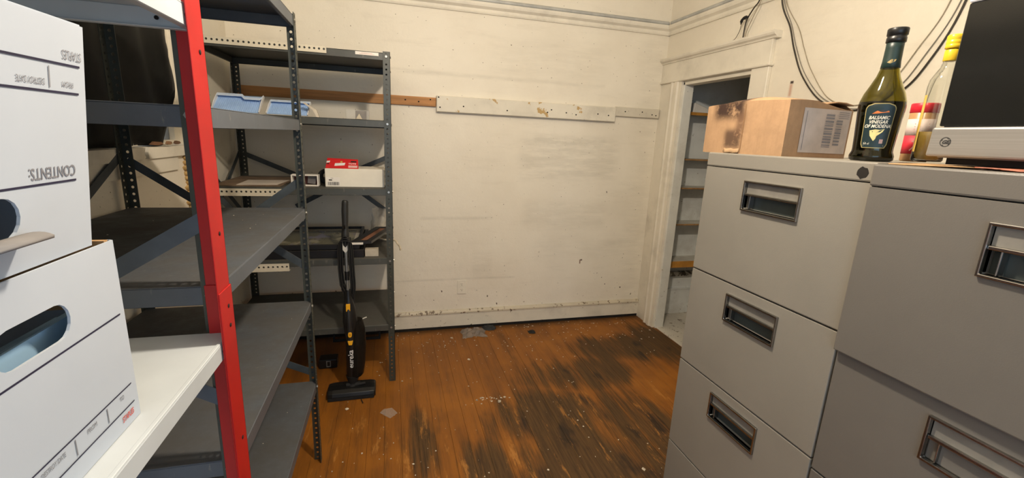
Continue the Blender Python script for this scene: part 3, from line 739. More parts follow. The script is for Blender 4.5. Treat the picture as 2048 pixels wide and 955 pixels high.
# ------------------------------------------------------------------ filing cabinets
def cabinet(label, x0, x1, y0, y1, zt, strip, edges, hd, mat, plinth, group, lock=None):
    t = thing('filing_cabinet', label, 'cabinet', ((x0 + x1) / 2, (y0 + y1) / 2, 0), group)
    fn = lambda u, v, d: (x0 + d, u, v)
    obj('body', MB().box(x0 + 0.022, y0, plinth, x1, y1, zt - strip + 0.001).box(x0 + .05, y0 + .02, 0.0, x1 - .03, y1 - .02, plinth), mat, t, bevel=0.002)
    obj('top_panel', MB().box(x0, y0, zt - strip, x1, y1, zt), mat, t, bevel=0.004, seg=2)
    for k in range(len(edges) - 1):
        zb, za = edges[k + 1] + 0.0022, edges[k] - 0.0022
        h = hd; (hy0, hy1) = h['y']; hy0 += h.get('dy', [0] * 9)[k]; hy1 += h.get('dy', [0] * 9)[k]; hz1 = edges[k] - h['drop']; hz0 = hz1 - h['h']
        mid = hz0 + h['h'] * 0.56
        d = obj('drawer', MB().ring((y0 + .002, zb, y1 - .002, za), (hy0, hz0, hy1, hz1), fn, h.get('pull', [0] * 9)[k], 0.021), mat, t, bevel=0.0022, seg=2)
        px = h.get('pull', [0] * 9)[k]
        cup = MB()
        cup.box(x0 + px + .018, hy0 - .004, hz0 - .004, x0 + px + .021, hy1 + .004, mid)
        obj('handle_cup', cup, m_pocket, d, label='dark recessed handle cup')
        obj('label_card', MB().box(x0 + px + .003, hy0 + .001, mid, x0 + px + .006, hy1 - .001, hz1 - .001), m_card, d, label='blank beige label card')
        fr = MB().ring((hy0 - .0055, hz0 - .0055, hy1 + .0055, hz1 + .0055), (hy0, hz0, hy1, hz1), fn, px - .007, px + .012)
        fr.box(x0 + px - .004, hy0, mid - .004, x0 + px + .008, hy1, mid + .003)
        fr.box(x0 + px - .001, hy0, hz0 + .001, x0 + px + .014, hy0 + .003, mid)
        fr.box(x0 + px - .001, hy1 - .020, hz0 + .001, x0 + px + .016, hy1 - .017, mid)
        obj('handle_frame', fr, m_chrome, d, bevel=0.002, seg=2, label='chrome handle frame')
    if lock:
        hx = MB(); pts = [(lock[0] + lock[2] * (1 + .16 * math.sin(3.1 * k)) * math.cos(k * math.pi / 7), lock[1] + lock[2] * (1 + .12 * math.cos(2.3 * k)) * math.sin(k * math.pi / 7)) for k in range(14)]
        hx.prism(pts, fn, -0.0006, 0.004)
        obj('lock_hole', hx, m_dark, t, label='dark ragged hole of the missing lock')
    return t
HD = dict(y=(0.866, 1.043), h=0.075, drop=0.036)
cabinet('putty grey four drawer filing cabinet beside the closet doorway under the cardboard box', 0.98, 1.66, 0.700, 1.222, 1.483, 0.042, (1.441, 1.100, 0.766, 0.437, 0.100), HD, m_cab, 0.098, 'filing cabinets', lock=(0.727, 1.4595, 0.0125))
HD2 = dict(y=(0.316, 0.497), h=0.083, drop=0.042, pull=[0, 0.015, 0.015, 0.015], dy=[-0.014, 0, 0, 0])
cabinet('nearer grey filing cabinet under the microwave, its top drawer standing proud', 0.965, 1.66, 0.170, 0.6985, 1.4800, 0.045, (1.435, 1.061, 0.745, 0.42, 0.10), HD2, m_cab2, 0.098, 'filing cabinets')

# ------------------------------------------------------------------ things on the cabinets
def carton():
    z0, z1 = 1.4835, 1.628
    ang = math.radians(2.0)
    A = Vector((1.005, 0.968, 0)); e1 = Vector((-math.sin(ang), math.cos(ang), 0)); e2 = Vector((math.cos(ang), math.sin(ang), 0))
    L, D = 0.298, 0.225
    t = thing('cardboard_box', 'stained brown cardboard box with a barcode on the putty filing cabinet', 'box', (1.11, 1.11, z0))
    pt = lambda a, b, z: tuple(A + e1 * a + e2 * b + Vector((0, 0, z)))
    mk = cardboard_material('stained_corrugated', (0.40, 0.245, 0.130), stain=((1.112, 1.230, 1.585, 1.700, 0.018, (0.034, 0.014, 0.007), 1.0), (1.112, 1.175, 1.500, 1.552, 0.012, (0.10, 0.055, 0.030), 1.0), (1.105, 1.135, 1.53, 1.60, 0.012, (0.12, 0.06, 0.03), 0.8)))
    b = MB(); v = []
    N = 12
    top = lambda a: z1 + 0.004 * math.sin(a * 9) - 0.012 * max(0, a / L - .55)
    # four side walls with a slightly uneven top edge
    pts = [(a * L / N, 0) for a in range(N + 1)] + [(L, k * D / 8) for k in range(1, 9)] + [(L - a * L / N, D) for a in range(1, N + 1)] + [(0, D - k * D / 8) for k in range(1, 8)]
    n = len(pts); vv = []
    for (a, q) in pts: vv.append(pt(a, q - 0.004 * math.sin(math.pi * a / L) * (q == 0), z0))
    for (a, q) in pts:
        wob = 0.006 * math.sin(q * 22) * (1 if a == 0 else 0) - (0.010 * (q / D) if a == 0 else 0)
        vv.append(pt(a, q - 0.004 * math.sin(math.pi * a / L) * (q == 0), top(a) + wob))
    b.add(vv, [(i, (i + 1) % n, n + (i + 1) % n, n + i) for i in range(n)] + [tuple(range(n - 1, -1, -1))])
    obj('body', b, mk, t, solid=0.004)
    f1 = MB(); v = []
    for j in range(5):
        for i in range(N + 1):
            a = i * L / N; q = j * 0.10 / 4
            v.append(pt(a, q, top(a) + 0.010 * math.sin(math.pi * j / 5) * (1.2 * math.sin(math.pi * a / L) + .2)))
    f1.add(v, [(j * (N + 1) + i, j * (N + 1) + i + 1, (j + 1) * (N + 1) + i + 1, (j + 1) * (N + 1) + i) for j in range(4) for i in range(N)], True)
    obj('top_flap', f1, mk, t, solid=0.003)
    f2 = MB(); v = []
    for j in range(5):
        for i in range(N + 1):
            a = i * L / N; q = D - j * 0.115 / 4
            v.append(pt(a, q, top(a) - .002 + 0.006 * math.sin(j)))
    f2.add(v, [(j * (N + 1) + i, j * (N + 1) + i + 1, (j + 1) * (N + 1) + i + 1, (j + 1) * (N + 1) + i) for j in range(4) for i in range(N)], True)
    obj('top_flap', f2, mk, t, solid=0.003)
    obj('fold_seam', MB().add([pt(0.138, -0.0065, z0 + .004), pt(0.1402, -0.0065, z0 + .004), pt(0.1402, -0.0065, z1 - .004), pt(0.138, -0.0065, z1 - .004)], [(0, 1, 2, 3)]), M('dark_kraft', (0.26, 0.14, 0.06), .9), t)
    tp = MB(); v = []
    for i in range(7):
        for j in range(3): v.append(pt(0.142 + i * .010, -0.0072 - .001 * (i % 2) - .003 * (j == 0), z0 + .003 + j * .006 - .0012 * (i % 3)))
    tp.add(v, [(i * 3 + j, i * 3 + j + 1, (i + 1) * 3 + j + 1, (i + 1) * 3 + j) for i in range(6) for j in range(2)], True)
    obj('torn_flap', tp, M('torn_kraft', (0.40, 0.26, 0.14), .9), t, solid=0.001)
    sf = lambda u, w: pt(-0.0028, u, z0 + w)
    lb = MB(); quad(lb, 0.050, 0.012, 0.219, 0.128, sf); obj('shipping_label', lb, M('grey_label_paper', (0.50, 0.44, 0.40), .7), t, label='grey printed label with barcodes')
    sg = lambda u, w: pt(-0.0034, u, z0 + w)
    bc = MB(); barcode(bc, 0, 0, 0.085, 0.030, lambda u, w: sg(0.130 + w, 0.028 + u), 3, 18); barcode(bc, 0, 0, 0.065, 0.022, lambda u, w: sg(0.170 + w, 0.034 + u), 5, 14)
    for k in range(4): quad(bc, 0.175, 0.106 + k * .005, 0.212, 0.1075 + k * .005, sg)
    quad(bc, 0.060, 0.018, 0.0615, 0.120, sg)
    obj('barcode', bc, m_greyink, t, kind='stuff')
carton()

def bottle():
    c = (1.060, 0.777, 1.4840)
    t = thing('vinegar_bottle', 'dark green balsamic vinegar bottle with a black cap beside the cardboard box', 'bottle', c)
    prof = [(0.036, 0.0), (0.0405, 0.003), (0.0410, 0.012), (0.0375, 0.021), (0.0372, 0.028), (0.0385, 0.055), (0.0410, 0.095), (0.0425, 0.118), (0.0415, 0.130), (0.0370, 0.146), (0.0290, 0.164), (0.0215, 0.182), (0.0172, 0.198), (0.0158, 0.214), (0.0152, 0.240), (0.0150, 0.262)]
    rad = lambda z: next((p[0] + (q[0] - p[0]) * (z - p[1]) / (q[1] - p[1]) for p, q in zip(prof, prof[1:]) if z <= q[1]), prof[-1][0])
    inner = [(r - 0.0022, max(z, 0.004)) for r, z in prof]
    g = MB().lathe(prof + inner[::-1], c, 40)
    g.f = [f for f in g.f if len(f) == 4]
    n = 40; g.f.append(tuple(range(n - 1, -1, -1))); g.f.append(tuple((len(prof) * 2 - 1) * n + k for k in range(n))); g.smooth = [True] * len(g.f)
    obj('glass_body', g, M('olive_bottle_glass', (0.36, 0.33, 0.04), 0.04, 0, 0.02, trans=1.0, ior=1.45), t)
    liq = [(r - 0.0006, max(z, 0.003)) for r, z in prof if z < 0.125] + [(rad(0.128) - 0.0006, 0.128), (0.0, 0.128)]
    obj('vinegar', MB().lathe([(0, 0.006)] + liq, c, 40), M('dark_vinegar', (0.006, 0.006, 0.003), 0.15), t)
    slv = [(0.0157, 0.199), (rad(.200) + .0006, 0.200), (rad(.214) + .0006, 0.214), (rad(0.24) + .0006, 0.24), (0.0158, 0.258)]
    obj('neck_sleeve', MB().lathe(slv, c, 32), M('dark_green_sleeve', (0.012, 0.028, 0.024), 0.4), t)
    cap = [(0.0158, 0.252), (0.0178, 0.253), (0.0178, 0.262), (0.0168, 0.263), (0.0168, 0.266), (0.0185, 0.267), (0.0188, 0.279), (0.0178, 0.281), (0.0, 0.281)]
    obj('cap', MB().lathe(cap, c, 32), m_black, t, label='black screw cap')
    a0 = math.atan2(-c[1], -c[0]) + 0.0
    def wrap(off):
        def fn(u, w):
            r = rad(w) + off; a = a0 + u / r
            return (c[0] + r * math.cos(a), c[1] + r * math.sin(a), c[2] + w)
        return fn
    # label outline: rounded shield
    def lab(grow, off, mat, nm, label=None):
        mb = MB(); rows = 24; colsn = 14; v = []
        for j in range(rows + 1):
            w = 0.030 - grow + (0.092 + 2 * grow) * j / rows
            tt = (w - 0.030 + grow) / (0.092 + 2 * grow)
            hw = (0.0225 + 0.0045 * tt + grow)
            if tt > 0.86: hw *= math.sqrt(max(0.0, 1 - ((tt - 0.86) / 0.14) ** 2)) * .55 + .45 if tt < 1 else .45
            if tt < 0.08: hw *= 0.86 + 0.14 * (tt / 0.08)
            for i in range(colsn + 1): v.append(wrap(off)((i / colsn * 2 - 1) * hw, w))
        mb.add(v, [(j * (colsn + 1) + i, j * (colsn + 1) + i + 1, (j + 1) * (colsn + 1) + i + 1, (j + 1) * (colsn + 1) + i) for j in range(rows) for i in range(colsn)], True)
        return obj(nm, mb, mat, t, label=label)
    lab(0.0016, 0.0004, M('gold_label_edge', (0.42, 0.34, 0.14), 0.4, 0.3), 'label_border', 'gold label border')
    lab(0.0, 0.0007, M('dark_teal_label', (0.010, 0.026, 0.030), 0.45), 'front_label', 'dark green front label')
    fn = wrap(0.0011)
    # image right seen from the camera is the direction of increasing angle here
    m_lab = M('cream_label_print', (0.70, 0.66, 0.54), .6)
    for s_, w in (('BALSAMIC', 0.0900), ('VINEGAR', 0.0810), ('OF MODENA', 0.0720)): tx = MB(); text(tx, s_, 0.0098, lambda u, v, w=w: fn(u * .82, w + v), shear=0.25, align='CENTER', bold=.00025); obj('lettering', tx, m_lab, t, label='cream italic lettering')
    tx = MB(); text(tx, '50 cl', 0.006, lambda u, v: fn(-0.0195 + u, 0.036 + v)); obj('lettering', tx, m_lab, t)
    tx = MB(); quad(tx, -0.019, 0.0335, 0.018, 0.0341, fn); obj('printed_line', tx, m_lab, t)
    sw = MB(); pts = [(-0.014, 0.1015), (-0.006, 0.1075), (0.004, 0.1085), (0.015, 0.1075), (0.016, 0.1045), (0.006, 0.1035), (-0.004, 0.1018)]
    sw.add([fn(u, w) for u, w in pts], [tuple(range(len(pts)))]); obj('label_emblem', sw, M('orange_label_print', (0.55, 0.16, 0.04), .6), t, label='orange swoosh on the label')
    mp = MB(); pts = [(-0.012, 0.066), (-0.002, 0.0685), (0.006, 0.0675), (0.014, 0.0695), (0.011, 0.063), (0.006, 0.058), (0.002, 0.0545), (0.001, 0.048), (-0.002, 0.0435), (-0.006, 0.049), (-0.010, 0.055), (-0.011, 0.060)]
    ctr = fn(0.0, 0.0605); mp.add([fn(u, w) for u, w in pts] + [ctr], [(i, (i + 1) % 12, 12) for i in range(12)]); obj('label_picture', mp, M('pale_yellow_print', (0.66, 0.58, 0.25), .6), t, label='pale yellow leaf shape on the label')
    ps = MB(); quad(ps, 0.0085, 0.0385, 0.0150, 0.0475, fn); obj('label_stamp', ps, M('pinkish_label_print', (0.42, 0.28, 0.26), .6), t)
    ns = MB()
    def wn(off):
        def f2(u, w):
            r = rad(w) + off; a = a0 + u / r; return (c[0] + r * math.cos(a), c[1] + r * math.sin(a), c[2] + w)
        return f2
    pts = [(-0.008, 0.2105), (-0.001, 0.2165), (0.008, 0.2160), (0.006, 0.2120), (-0.002, 0.2080)]
    ns.add([wn(0.0011)(u, w) for u, w in pts], [tuple(range(5))]); obj('neck_emblem', ns, M('dull_gold_print', (0.30, 0.22, 0.08), .5), t)
bottle()

m_glass = M('clear_glass', (0.92, 0.93, 0.90), 0.03, 0, 0.01, trans=1.0, ior=1.45)
def yellow_bottle():
    c = (1.125, 0.7065, 1.4890)
    t = thing('sauce_bottle', 'clear glass bottle with a yellow screw cap, half hidden by the microwave', 'bottle', c)
    prof = [(0.024, 0.0), (0.0265, 0.003), (0.0270, 0.03), (0.0270, 0.155), (0.0255, 0.168), (0.0200, 0.180), (0.0140, 0.192), (0.0118, 0.202), (0.0115, 0.228)]
    inner = [(r - 0.0018, max(z, 0.003)) for r, z in prof]
    g = MB().lathe(prof + inner[::-1], c, 32); g.f = [f for f in g.f if len(f) == 4]; g.f.append(tuple(range(31, -1, -1))); g.f.append(tuple((len(prof) * 2 - 1) * 32 + k for k in range(32))); g.smooth = [True] * len(g.f)
    obj('glass_body', g, m_glass, t)
    obj('residue', MB().lathe([(0, .004), (0.0235, .004), (0.0245, 0.05), (0.0245, 0.062), (0.0, 0.062)], c, 32), M('amber_residue', (0.42, 0.27, 0.05), 0.3), t, label='amber liquid at the bottom')
    st = MB(); v = []
    for j in range(8):
        for a in (2.42, 2.75): v.append((c[0] + 0.0274 * math.cos(a), c[1] + 0.0274 * math.sin(a), c[2] + 0.02 + j * .0168))
    st.add(v, [(2 * j, 2 * j + 1, 2 * j + 3, 2 * j + 2) for j in range(7)], True); obj('side_label', st, M('yellow_strip', (0.68, 0.46, 0.10), .5), t, label='yellow label edge')
    obj('neck_collar', MB().lathe([(0.0122, 0.205), (0.0128, 0.206), (0.0128, 0.226), (0.0122, 0.227)], c, 24), m_yellow_cap, t)
    cap = [(0.0125, 0.229), (0.0142, 0.230), (0.0142, 0.236), (0.0134, 0.237), (0.0142, 0.239), (0.0142, 0.244), (0.0134, 0.245), (0.0142, 0.247), (0.0142, 0.254), (0.0130, 0.256), (0, 0.256)]
    obj('cap', MB().lathe(cap, c, 24), m_yellow_cap, t, label='yellow ribbed screw cap')
m_yellow_cap = M('yellow_cap_plastic', (0.74, 0.52, 0.03), 0.3, 0, 0.05)
yellow_bottle()
def jar():
    c = (1.215, 0.790, 1.4860)
    t = thing('spice_jar', 'small spice jar with red lid and red and white label behind the yellow capped bottle', 'jar', c)
    obj('jar_body', MB().lathe([(0.024, 0), (0.026, .003), (0.026, 0.112), (0.022, 0.116)], c, 28), M('tan_spice', (0.48, 0.27, 0.12), 0.35), t)
    obj('lid', MB().lathe([(0.0255, 0.112), (0.0268, 0.113), (0.0268, 0.132), (0.0255, 0.134), (0, 0.134)], c, 28), M('red_lid', (0.66, 0.02, 0.04), 0.35), t, label='red lid')
    obj('label_band', MB().lathe([(0.0262, 0.060), (0.0265, 0.060), (0.0265, 0.098), (0.0262, 0.098)], c, 28), M('pinkish_white_label', (0.74, 0.60, 0.56), .6), t, label='white label band')
    obj('label_band', MB().lathe([(0.0262, 0.018), (0.0266, 0.018), (0.0266, 0.060), (0.0262, 0.060)], c, 28), M('red_label', (0.66, 0.03, 0.05), .5), t, label='red label band')
    a0 = math.atan2(-c[1], -c[0]); lt = MB()
    text(lt, '7', 0.034, lambda u, w: (c[0] + 0.0272 * math.cos(a0 + (u - .016) / .0272), c[1] + 0.0272 * math.sin(a0 + (u - .016) / .0272), c[2] + 0.025 + w), shear=.2)
    for k in range(4):
        quad(lt, -0.012, 0.068 + k * .006, 0.014, 0.0695 + k * .006, lambda u, w: (c[0] + 0.0272 * math.cos(a0 + u / .0272), c[1] + 0.0272 * math.sin(a0 + u / .0272), c[2] + w))
    obj('label_print', lt, M('pink_print', (0.70, 0.35, 0.32), .6), t)
jar()

def microwave():
    x0, x1, y0, y1, z0, z1 = 1.050, 1.40, 0.175, 0.652, 1.4985, 1.794
    t = thing('microwave', 'silver microwave oven with black glass door on the nearer filing cabinet', 'microwave', (1.2, 0.42, z0))
    obj('housing', MB().box(x0 + .012, y0, z0, x1, y1, z1), M('grey_housing', (0.30, 0.30, 0.30), 0.45, 0.3), t, bevel=0.003)
    p = MB().prism([(y0, z0 + .002), (y1 + .006, z0 + .002), (y1 + .004, z0 + .058), (y0, z0 + .058)], lambda u, v, d: (d, u, v), x0 - .010, x0 + .014)
    obj('control_strip', p, M('brushed_silver', (0.28, 0.268, 0.245), 0.42, 0.35, 0.08, 60, stretch=(1, .05, 8)), t, bevel=0.004, seg=2, label='brushed silver lower strip')
    obj('door', MB().box(x0, y0 + .002, z0 + .0605, x0 + .013, y1, z1 - .012), M('black_door_glass', (0.012, 0.012, 0.011), 0.12, 0, 0.05), t, bevel=0.002, label='black glass door')
    obj('top_trim', MB().box(x0 - .002, y0, z1 - .0115, x0 + .016, y1, z1), m_white, t, bevel=0.002)
    em = MB(); cy, cz = y1 - 0.024, z0 + 0.030; R = 0.0092; fx_ = x0 - 0.0104
    n = 28
    for (ra, rb) in ((R, R * .86),):
        v = [(fx_, cy + r * math.cos(2 * math.pi * k / n), cz + r * math.sin(2 * math.pi * k / n)) for r in (ra, rb) for k in range(n)]
        em.add(v, [(k, (k + 1) % n, n + (k + 1) % n, n + k) for k in range(n)])
    text(em, 'GE', 0.0095, lambda u, w: (fx_, cy - u, cz - .0034 + w), shear=0.35, align='CENTER', bold=0.0005)
    for k in range(4):
        a = k * math.pi / 2 + .5
        v = [(fx_, cy + r * math.cos(a + b), cz + r * math.sin(a + b)) for r, b in ((R * .86, -.35), (R * .66, 0.0), (R * .86, .35))]; em.add(v, [(0, 1, 2)])
    obj('round_emblem', em, M('black_emblem_print', (0.03, 0.03, 0.03), .5), t, label='round black emblem with script letters')
    obj('shade_block', MB().box(x0 + .022, y0 + .012, 1.4862, x1 - .02, y1 - .014, z0 + .001), m_blackm, t)  # added black block, keeps the gap under the oven dark
    for (x, y) in ((x0 + .04, y0 + .05), (x0 + .04, y1 - .10), (x1 - .05, y0 + .05), (x1 - .05, y1 - .05)):
        obj('foot', MB().lathe([(0.014, 0), (0.016, 0.012)], (x, y, z0 - .0115), 12), m_black, t)
microwave()
def wavy(name, x0, y0, x1, y1, z, h, mat, label, cat, seed, t=0.002):
    r = random.Random(seed); n = 12; mb = MB(); v = []
    for j in range(n + 1):
        for i in range(n + 1):
            a, b = i / n, j / n
            v.append((x0 + (x1 - x0) * a + 0.004 * r.uniform(-1, 1) * (a in (0, 1)), y0 + (y1 - y0) * b + .004 * r.uniform(-1, 1) * (b in (0, 1)), z + t / 2 + h * (0.5 + 0.5 * math.sin(5 * a + 3 * b + seed)) * (a * b < 2)))
    mb.add(v, [(j * (n + 1) + i, j * (n + 1) + i + 1, (j + 1) * (n + 1) + i + 1, (j + 1) * (n + 1) + i) for j in range(n) for i in range(n)], True)
    return tag(obj(name, mb, mat, solid=t), label, cat)
wavy('cardboard_sheet', 1.000, 0.560, 1.19, 0.692, 1.4805, 0.0025, m_kraft, 'torn flat cardboard sheet under the microwave corner and glass bottle', 'cardboard', 2)
wavy('paper_packet', 1.005, 0.475, 1.07, 0.553, 1.4805, 0.003, M('red_brown_packet', (0.36, 0.12, 0.07), 0.5, 0, .3, 40), 'flat red and brown packet under the front of the microwave', 'packet', 5)
wavy('paper_packet', 1.010, 0.385, 1.07, 0.435, 1.4805, 0.004, M('olive_packet', (0.36, 0.30, 0.10), 0.5, 0, .3, 40), 'flat olive yellow packet under the microwave, nearest the photo right edge', 'packet', 9)

# ------------------------------------------------------------------ boards and outlet on the back wall
m_pine = M('raw_orange_pine', (0.50, 0.235, 0.075), 0.6, 0, 0.2, 6, stretch=(0.4, 1, 6))
m_oldboard = chipped_material('old_white_board_paint', (0.76, 0.71, 0.59), (0.50, 0.33, 0.13), 0.655, 7.0)
yb_ = YB - 0.0015
bd = obj('wall_board', MB().box(XL + .02, YB - 0.021, 1.688, 0.309, yb_, 1.748), m_pine, bevel=0.002); tag(bd, 'bare orange pine board on the back wall running behind the rear shelving unit', 'board')
bd = obj('wall_board', MB().box(0.311, YB - 0.040, 1.655, 1.692, yb_, 1.764), m_oldboard, bevel=0.004); tag(bd, 'long white painted board with flaked patches on the back wall', 'board')
bd2 = obj('wall_board', MB().box(1.697, YB - 0.024, 1.700, 2.085, yb_, 1.772), chipped_material('grubby_board_paint', (0.66, 0.61, 0.50), (0.20, 0.15, 0.10), 0.69, 18.0), bevel=0.004); tag(bd2, 'short grubby white board on the back wall next to the closet doorway', 'board')
nh = MB()
for (x, z, y) in ((0.10, 1.722, .0212), (0.19, 1.715, .0212), (0.27, 1.733, .0212), (0.325, 1.752, .0402), (0.335, 1.685, .0402), (0.50, 1.70, .0402), (0.82, 1.69, .0402), (1.13, 1.695, .0402), (1.16, 1.715, .0402), (1.28, 1.700, .0402), (1.36, 1.690, .0402), (1.54, 1.706, .0402), (1.63, 1.700, .0402), (1.78, 1.738, .0242), (1.93, 1.742, .0242), (2.02, 1.726, .0242), (2.055, 1.722, .0242)):
    nh.add([(x + .006 * math.cos(k * math.pi / 4), YB - y, z + .005 * math.sin(k * math.pi / 4)) for k in range(8)], [tuple(range(8))])
obj('nail_hole', nh, m_dark, bd, kind='stuff')
ou = thing('outlet', 'cream electrical outlet plate low on the back wall', 'outlet', (0.517, YB, 0.342))
obj('cover_plate', MB().box(0.482, YB - 0.006, 0.285, 0.552, yb_, 0.400), m_cream, ou, bevel=0.003, seg=2)
for z in (0.365, 0.320):
    s = MB(); pts = [(0.017 * math.cos(k * math.pi / 12), max(-.0135, min(.0135, 0.017 * math.sin(k * math.pi / 12)))) for k in range(24)]
    s.prism([(0.517 + u, z + v) for u, v in pts], lambda u, v, d: (u, d, v), YB - 0.0078, YB - 0.005)
    so = obj('socket', s, m_cream, ou)
    k = MB().box(0.510, YB - .0082, z + .001, 0.512, YB - .0075, z + .009).box(0.522, YB - .0082, z + .002, 0.5235, YB - .0075, z + .008)
    k.add([(0.517 + .0026 * math.cos(q * math.pi / 4), YB - .0081, z - .0065 + .0026 * math.sin(q * math.pi / 4)) for q in range(8)], [tuple(range(8))])
    obj('slot', k, m_dark, so)

# ------------------------------------------------------------------ cables on the right wall
m_cable = M('dark_brown_cable', (0.035, 0.028, 0.020), 0.5); m_cable2 = M('tan_cable', (0.34, 0.29, 0.21), 0.6)
xc = XR - 0.006
def cable(pts, r, m, label, name='cable'):
    pts = [(min(x, XR - 0.044) if z > 2.28 else x, y, z) for x, y, z in pts]   # clears the conduit on the picture rail
    return tag(obj(name, MB().tube(bez(pts, 8), r, 6), m), label, 'cable')
sw1 = [(xc, 2.20, 2.90), (xc, 2.175, 2.55), (xc, 2.164, 2.298), (xc, 2.115, 2.15), (xc, 2.063, 2.026), (xc, 1.98, 1.88), (xc, 1.841, 1.746), (xc, 1.66, 1.695), (xc, 1.486, 1.760), (xc, 1.40, 1.868), (xc, 1.324, 2.064), (xc, 1.26, 2.40), (xc, 1.22, 2.90)]
cable(sw1, 0.0040, m_cable, 'dark cable hanging in a deep loop on the wall behind the vinegar bottle')
cable([(xc - .012, y - 0.028 * math.sin(min(1, i / 6) * 1.5), z + 0.006) for i, (x, y, z) in enumerate(sw1[:8])] + [(xc, 1.500, 1.775), (xc, 1.42, 1.895), (xc, 1.335, 2.09), (xc, 1.27, 2.42), (xc, 1.235, 2.90)], 0.0022, M('grey_cable', (0.22, 0.20, 0.17), .6), 'thin grey wire following the dark hanging loop cable')
cable([(xc, 2.16, 2.90), (xc, 2.145, 2.50), (xc, 2.14, 2.298), (xc, 2.055, 2.13), (xc, 2.00, 2.02), (xc, 1.93, 1.90), (xc, 1.80, 1.755), (xc, 1.64, 1.72), (xc, 1.53, 1.80), (xc, 1.45, 1.93), (xc, 1.37, 2.10), (xc, 1.30, 2.45), (xc, 1.27, 2.90)], 0.0022, m_cable2, 'thin tan wire hanging furthest from the doorway in the loop')
cable([(xc, 2.27, 2.90), (xc, 2.30, 2.50), (xc - .02, 2.322, 2.345), (xc - .035, 2.362, 2.30), (xc - .03, 2.415, 2.245), (xc - .03, 2.424, 2.16), (xc - .028, 2.424, 2.1485)], 0.0040, m_cable, 'thick dark cable dropping onto the top of the closet door head')
cable([(xc, 2.25, 2.90), (xc, 2.28, 2.50), (xc - .03, 2.305, 2.35), (xc - .04, 2.355, 2.25), (xc - .035, 2.392, 2.19), (xc - .034, 2.402, 2.148)], 0.0025, m_cable2, 'thin tan wire dropping beside the dark cable on the door head')
cable([(xc - .03, 2.415, 2.250), (xc - .04, 2.440, 2.258), (xc - .03, 2.455, 2.240), (xc - .03, 2.460, 2.20), (xc - .03, 2.49, 2.158), (xc - .03, 2.530, 2.149)], 0.0018, m_cable, 'thin black wire tail curling along the closet door head')
kn = MB().tube(bez([(xc - .035, 2.395, 2.262), (xc - .04, 2.42, 2.262), (xc - .04, 2.442, 2.252), (xc - .035, 2.452, 2.232)], 6), [0.004] * 3 + [0.009] * 6 + [0.008] * 7 + [0.004] * 3, 8)
tag(obj('tape_joint', kn, m_blackm), 'black taped cable joint above the closet door head', 'cable joint')

# ------------------------------------------------------------------ closet shelves
m_shwood = M('raw_shelf_edge', (0.44, 0.25, 0.10), 0.7, 0, 0.2, 20)
m_shtop = M('grey_white_shelf_top', (0.58, 0.56, 0.50), 0.6, 0, 0.12, 9)
for k, (z, th, f, lab) in enumerate(((1.755, 0.022, 3.08, 'topmost closet shelf with an orange wood edge and cloth on it'), (1.396, 0.012, 3.09, 'thin rough edged closet shelf, second from the top'), (1.166, 0.012, 3.08, 'thin painted closet shelf, third from the top'), (0.866, 0.012, 3.08, 'thin painted closet shelf, fourth from the top'), (0.545, 0.055, 3.08, 'lowest closet shelf with a thick bright orange front rail'))):
    t = thing('closet_shelf', lab, 'shelf', (2.6, 3.16, z - th))
    obj('board', MB().box(XR + T + .001, f + .006, z - .014, CX1 - .002, YB - .013, z), m_shtop, t)
    obj('front_edge', MB().box(XR + T + .001, f, z - th, CX1 - .002, f + .006 + .0, z + .0005), M('orange_rail', (0.58, 0.27, 0.05), .5, 0, .12, 14) if k in (0, 4) else m_shwood, t, bevel=0.002)
    obj('cleat', MB().box(XR + T + .001, f + .012, z - .05, XR + T + .022, YB - .013, z - .014), m_shwood, t)
def cloth(cx, cy, z0, w, d, h, mat, label, seed):
    o = crumple('cloth', cx, cy, z0, w, d, h, mat, seed, 22, 10); o.modifiers.new('sub', 'SUBSURF').levels = 1; o.modifiers['sub'].render_levels = 1
    for p in o.data.polygons: p.use_smooth = True
    return tag(o, label, 'cloth')
cloth(2.62, 3.17, 1.755, 0.30, 0.14, 0.07, M('pale_cloth', (0.52, 0.53, 0.52), .9, 0, .3, 14), 'pale crumpled cloth on the top closet shelf', 3)
cloth(2.86, 3.17, 1.755, 0.16, 0.14, 0.085, M('navy_blue_cloth', (0.05, 0.07, 0.18), .9, 0, .4, 18), 'dark blue crumpled cloth at the back of the top closet shelf', 8)
pk = MB().prism([(2.30, 1.7555), (2.46, 1.7555), (2.44, 1.79), (2.33, 1.825), (2.31, 1.83)], lambda u, v, d: (u, d, v), 3.11, 3.2); tag(obj('paper_bag', pk, m_paper, bevel=.004), 'beige folded paper bag at the left end of the top closet shelf', 'bag')

